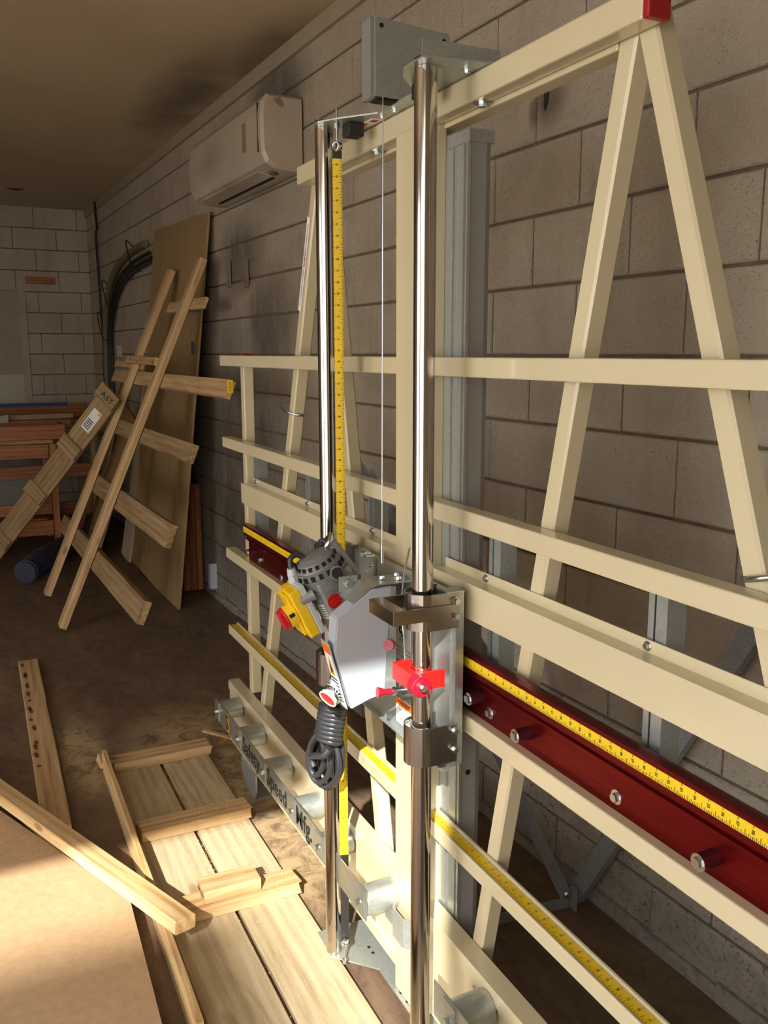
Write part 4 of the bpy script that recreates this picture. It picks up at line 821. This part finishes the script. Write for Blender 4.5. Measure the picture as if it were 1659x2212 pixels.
# cardboard sheet
poly = [(-3.55, -0.155), (-3.117, 0.033), (-2.401, 0.346), (-1.879, 0.327), (-1.15, 0.30), (-1.15, -1.0), (-3.55, -1.0)]
cb = MB().mat('card').prism(poly, (0, 0, 0.047), V((1, 0, 0)), V((0, 1, 0)), V((0, 0, 0.006))); cbo = tag(cb.build('cardboard_sheet'), 'large flat brown cardboard sheet with a corrugated crease in the lower left corner', 'cardboard')
part(MB().mat('card').box(-2.75, -1.3, -0.8, -0.25, 0.0, 0.047), 'hidden_support', cbo)  # unseen block added under the sheet so it rests on the floor
o = board('whitewashed_board', (-2.15, -0.40, 0.0625), (-1.72, 0.115, 0.0625), (0.75, -0.65, 0), 0.14, 0.019, 'grey_wood', None); tag(o, 'pale whitewashed board on top of the cardboard at the bottom left corner', 'wood')
o = board('wood_chip', (-3.33, 1.02, 0.005), (-3.56, 0.86, 0.005), (1, 0, 0), 0.022, 0.008, 'pine', None); tag(o, 'thin reddish strip of wood on the bare floor left of the saw base', 'wood')
tag(MB().mat('lgrey').cyl((-2.685, 0.262, 0.0), (-2.685, 0.262, 0.02), 0.012, 6, smooth=False).cyl((-2.685, 0.262, 0.02), (-2.685, 0.262, 0.034), 0.007, 12).build('loose_bolt'), 'loose zinc bolt on the floor between cardboard and diagonal stick', 'bolt')

# ================================================================== BACKGROUND TIMBER
# tall plywood sheet leaning on the block wall
pw = board('plywood_sheet', (-6.12, 1.170, 0.004), (-6.04, 1.436, 2.458), -DW, 1.36, 0.014, 'ply'); tag(pw, 'tall tan plywood sheet leaning against the block wall under the air conditioner', 'plywood')
# slatted crate side leaning in front
FN = V((-0.03056, 0.92115, -0.38801)).normalized(); FP = V((-5.34, 0.49, 0.0))
def fp(x, z, off=0.0):
    y = FP.y-(FN.x*(x-FP.x)+FN.z*(z-0.0))/FN.y; return V((x, y, z))-FN*off
cr = empty('crate_side', (-5.6, 0.49, 0), 'slatted crate side of two long rails and cross boards leaning on the plywood', 'crate')
board('long_rail', fp(-5.34, 0.01, 0.022), fp(-5.26, 2.14, 0.022), (1, 0, 0), 0.10, 0.042, 'pine', cr); board('long_rail', fp(-6.06, 0.03, 0.022), fp(-5.95, 2.13, 0.022), (1, 0, 0), 0.09, 0.042, 'pine', cr)
for nm, x0, x1, z, wd, off, mt in (('slat', -5.78, -4.98, 1.895, 0.066, -0.012, 'pine'), ('slat', -6.78, -5.92, 1.535, 0.045, -0.012, 'pine'), ('slat', -6.12, -5.32, 1.545, 0.045, 0.053, 'pine'), ('slat', -6.70, -4.05, 1.455, 0.088, -0.022, 'pine'),
                         ('slat', -6.95, -4.24, 1.14, 0.095, -0.022, 'pine_dark'), ('slat', -6.3, -4.11, 0.77, 0.115, -0.022, 'pine_dark'), ('slat', -6.6, -4.08, 0.42, 0.115, -0.022, 'pine_dark')):
    board(nm, fp(x0, z, off), fp(x1, z-0.005, off), (0, 0.38, 0.92), wd, 0.022 if wd < 0.07 else 0.038, mt, cr, 0.004 if wd > 0.1 else 0.0)
e_ = fp(-4.05, 1.455, -0.022); b = MB().mat('yellow').box(-4.047, -4.043, e_.y-0.014, e_.y+0.014, 1.425, 1.485).mat('ink').text('5.5 LF', (-4.0425, e_.y, 1.455), V((0, 0, 1)), V((0, -1, 0)), 0.017); tag(b.build('lumber_tag', cr), 'yellow lumber tag on the slat end')
b = MB().mat('blue').box(-5.432, -5.425, 1.33, 1.345, 1.60, 1.68); tag(b.build('blue_tape'), 'scrap of blue tape on the edge of the tall plywood', 'tape')
# pallet runner with cleats and a shipping label
r0 = V((-6.95, 0.10, 0.075)); r1 = V((-5.90, 0.925, 1.35)); rd = (r1-r0).normalized(); nv = V((0.87, -0.46, 0.15)); nv = (nv-rd*nv.dot(rd)).normalized(); wv = rd.cross(nv); wv = wv if wv.y > 0 else -wv
rn = empty('pallet_runner', (-6.95, 0.1, 0), 'long leaning plank with four short cleats and a white shipping label', 'plank')
board('plank', r0, r1, wv, 0.15, 0.03, 'pine_dark', rn)
for f_ in (0.18, 0.46, 0.72, 0.985):
    c = r0.lerp(r1, f_)+nv*0.027; board('cleat', c-wv*0.088, c+wv*0.07, rd, 0.11, 0.022, 'pine_dark', rn)
c = r0.lerp(r1, 0.865)+nv*0.017
b = MB().mat('white').prism([(-0.5, -0.5), (0.5, -0.5), (0.5, 0.5), (-0.5, 0.5)], c, rd*0.18, wv*0.07, nv*0.001)
b.mat('ink')
for k in range(5): b.prism([(-0.4+k*0.09, -0.4), (-0.36+k*0.09, -0.4), (-0.36+k*0.09, 0.3), (-0.4+k*0.09, 0.3)], c+nv*0.0015, rd*0.18, wv*0.07, nv*0.0006)
b.mat('logo').prism([(0.36, 0.2), (0.46, 0.2), (0.46, 0.42), (0.36, 0.42)], c+nv*0.0015, rd*0.18, wv*0.07, nv*0.0006); tag(b.build('shipping_label', rn), 'white shipping label')
tag(MB().mat('ink').text('AST', r0.lerp(r1, 0.985)+nv*0.0385, wv, rd, 0.06, 'CENTER', 0.01).build('pen_mark', rn))
# more boards behind
o = board('plywood_offcut', (-7.55, 0.95, 0.004), (-7.35, 1.30, 1.12), (1, 0, 0), 0.62, 0.02, 'ply2'); tag(o, 'wavy-grained plywood offcut leaning in the shade behind the slatted crate', 'plywood')
o = board('leaning_plank', (-8.25, 1.04, 0.005), (-8.02, 1.34, 1.30), (1, 0, 0), 0.14, 0.025, 'pine_dark'); tag(o, 'leaning plank between the wavy plywood offcut and the work bench, left of two', 'plank')
o = board('leaning_plank', (-7.9, 0.86, 0.005), (-7.25, 1.24, 1.42), (1, 0, 0), 0.10, 0.025, 'cedar'); tag(o, 'reddish leaning plank between the wavy plywood offcut and the work bench', 'plank')
o = board('dark_panel', (-7.05, 1.14, 0.005), (-6.95, 1.40, 1.6), -DW, 0.3, 0.02, 'grey_wood'); tag(o, 'thin dark panel leaning between plywood sheet and block wall', 'panel')
# red-brown crate behind the plywood
cx = empty('cedar_crate', (-6.2, 1.4, 0), 'red-brown upright wooden crate end tucked behind the plywood by the wall', 'crate')
for i, (y0, y1, mt) in enumerate(((1.305, 1.36, 'redwood'), (1.362, 1.405, 'cedar'), (1.407, 1.448, 'redwood'))): board('end_board', (-5.83, (y0+y1)/2, 0.012), (-5.83, (y0+y1)/2, 0.715), (0, 1, 0), y1-y0, 0.02, mt, cx)
board('top_board', (-6.3, 1.372, 0.73), (-5.815, 1.378, 0.73), (0, 1, 0), 0.13, 0.022, 'redwood', cx); board('side_board', (-6.5, 1.312, 0.36), (-5.845, 1.312, 0.36), (0, 0, 1), 0.70, 0.018, 'redwood', cx)
# dark corrugated hose
b = MB().mat('bluehose'); ps = [V((-6.55, 0.36, 0.085)), V((-7.0, 0.55, 0.09)), V((-7.28, 0.70, 0.09)), V((-7.42, 0.78, 0.09))]
for i in range(60):
    t = i/59*3; k = min(int(t), 2); p = ps[k].lerp(ps[k+1], t-k); k2 = min(int(t+0.05), 2); q = ps[k].lerp(ps[k+1], min(1, t-k+0.04)); d = (ps[k+1]-ps[k]).normalized(); r = 0.085 if i % 2 else 0.074
    b.cyl(p, p+d*0.028, r, 18)
tag(b.build('corrugated_hose'), 'dark blue corrugated hose lying on the floor behind the leaning planks', 'hose')
# work benches with clutter
wbn = empty('work_bench', (-8.0, 0.1, 0), 'front reddish timber work bench at the left edge below the boarded panel', 'bench')
board('bench_top', (-7.95, -1.2, 0.905), (-7.95, 0.70, 0.905), (1, 0, 0), 0.70, 0.03, 'pine_dark', wbn)
board('apron', (-7.60, -1.2, 0.83), (-7.60, 0.66, 0.83), (0, 0, 1), 0.11, 0.035, 'redwood', wbn); board('lower_rail', (-7.60, -1.2, 0.20), (-7.60, 0.66, 0.20), (0, 0, 1), 0.12, 0.035, 'redwood', wbn); board('lower_rail', (-7.60, -1.2, 0.36), (-7.60, 0.66, 0.36), (0, 0, 1), 0.09, 0.035, 'redwood', wbn)
for x, y in ((-7.60, 0.69), (-7.64, -1.1), (-8.28, 0.69), (-8.28, -1.1)): board('leg', (x, y, 0.0), (x, y, 0.888), (1, 0, 0), 0.085, 0.05, 'redwood', wbn)
board('shelf', (-7.95, -1.2, 0.26), (-7.95, 0.62, 0.26), (1, 0, 0), 0.62, 0.02, 'redwood', wbn)
wb2 = empty('rear_bench', (-9.0, 0.5, 0), 'rear work bench with plywood top against the far wall, loaded with offcuts', 'bench')
board('bench_top', (-8.95, -1.0, 0.935), (-8.95, 1.18, 0.935), (1, 0, 0), 1.0, 0.03, 'pine', wb2); board('apron', (-8.44, -1.0, 0.87), (-8.44, 1.16, 0.87), (0, 0, 1), 0.10, 0.03, 'pine_dark', wb2)
for x, y in ((-8.44, 1.12), (-9.4, 1.12), (-8.44, -0.9), (-9.4, -0.9)): board('leg', (x-0.03, y, 0.0), (x-0.03, y, 0.918), (1, 0, 0), 0.085, 0.05, 'pine_dark', wb2)
for z in (0.2, 0.55): board('cross_rail', (-8.5, -0.9, z), (-8.5, 1.1, z), (0, 0, 1), 0.12, 0.03, 'redwood', wb2)
o = board('back_board', (-9.38, -0.9, 1.035), (-9.38, 1.20, 1.035), (0, 0, 1), 0.17, 0.02, 'redwood'); tag(o, 'long brown board standing on edge at the back of the rear bench', 'board')
tag(MB().mat('blue').box(-9.37, -9.345, -0.9, 1.02, 1.095, 1.125).build('blue_level'), 'long dark blue strip lying against the back board of the rear bench', 'strip')
ty = empty('timber_tray', (-7.78, 0.5, 0.92), 'reddish timber tray standing on the front work bench', 'tray')
board('tray_side', (-7.627, 0.20, 0.98), (-7.627, 0.80, 0.98), (0, 0, 1), 0.118, 0.022, 'redwood', ty); board('tray_side', (-7.94, 0.20, 0.98), (-7.94, 0.80, 0.98), (0, 0, 1), 0.118, 0.022, 'redwood', ty)
board('tray_end', (-7.93, 0.789, 0.98), (-7.64, 0.789, 0.98), (0, 0, 1), 0.118, 0.022, 'redwood', ty); board('tray_end', (-7.93, 0.212, 0.98), (-7.64, 0.212, 0.98), (0, 0, 1), 0.118, 0.022, 'redwood', ty)
board('tray_floor', (-7.784, 0.225, 0.926), (-7.784, 0.777, 0.926), (1, 0, 0), 0.28, 0.01, 'redwood', ty)
for i, (x0, y0, x1, y1, z, wd, th, mt, lb) in enumerate(((-8.62, 0.12, -8.52, 0.95, 0.985, 0.22, 0.07, 'pine_dark', 'thick olive-grey beam lying on the rear bench'), (-8.60, 0.30, -8.66, 0.98, 1.041, 0.10, 0.04, 'pine', 'narrow plank lying on top of the thick beam'),
        (-9.12, 0.35, -8.90, 1.10, 0.965, 0.16, 0.03, 'pine', 'flat plank at the right back of the rear bench'), (-9.02, 0.02, -8.98, 0.80, 0.997, 0.12, 0.03, 'pine_dark', 'flat dark plank on top of the back planks'))):
    o = board('offcut', (x0, y0, z), (x1, y1, z), (1, 0, 0), wd, th, mt); tag(o, lb, 'wood', 'offcuts on the rear bench')
o = board('diagonal_offcut', (-7.99, 0.0, 0.931), (-8.20, 0.62, 0.931), (1, 0, 0), 0.09, 0.02, 'pine'); tag(o, 'thin pale offcut lying slanted behind the reddish tray', 'wood')
tag(MB().mat('greyflash').prism([(0, 0), (0.62, 0.0), (0.62, 0.13)], (-8.40, -0.2, 0.951), V((0, 1, 0)), V((0, 0, 1)), V((0.02, 0, 0))).build('metal_flashing'), 'pale triangular metal flashing standing on the left of the benches', 'metal')
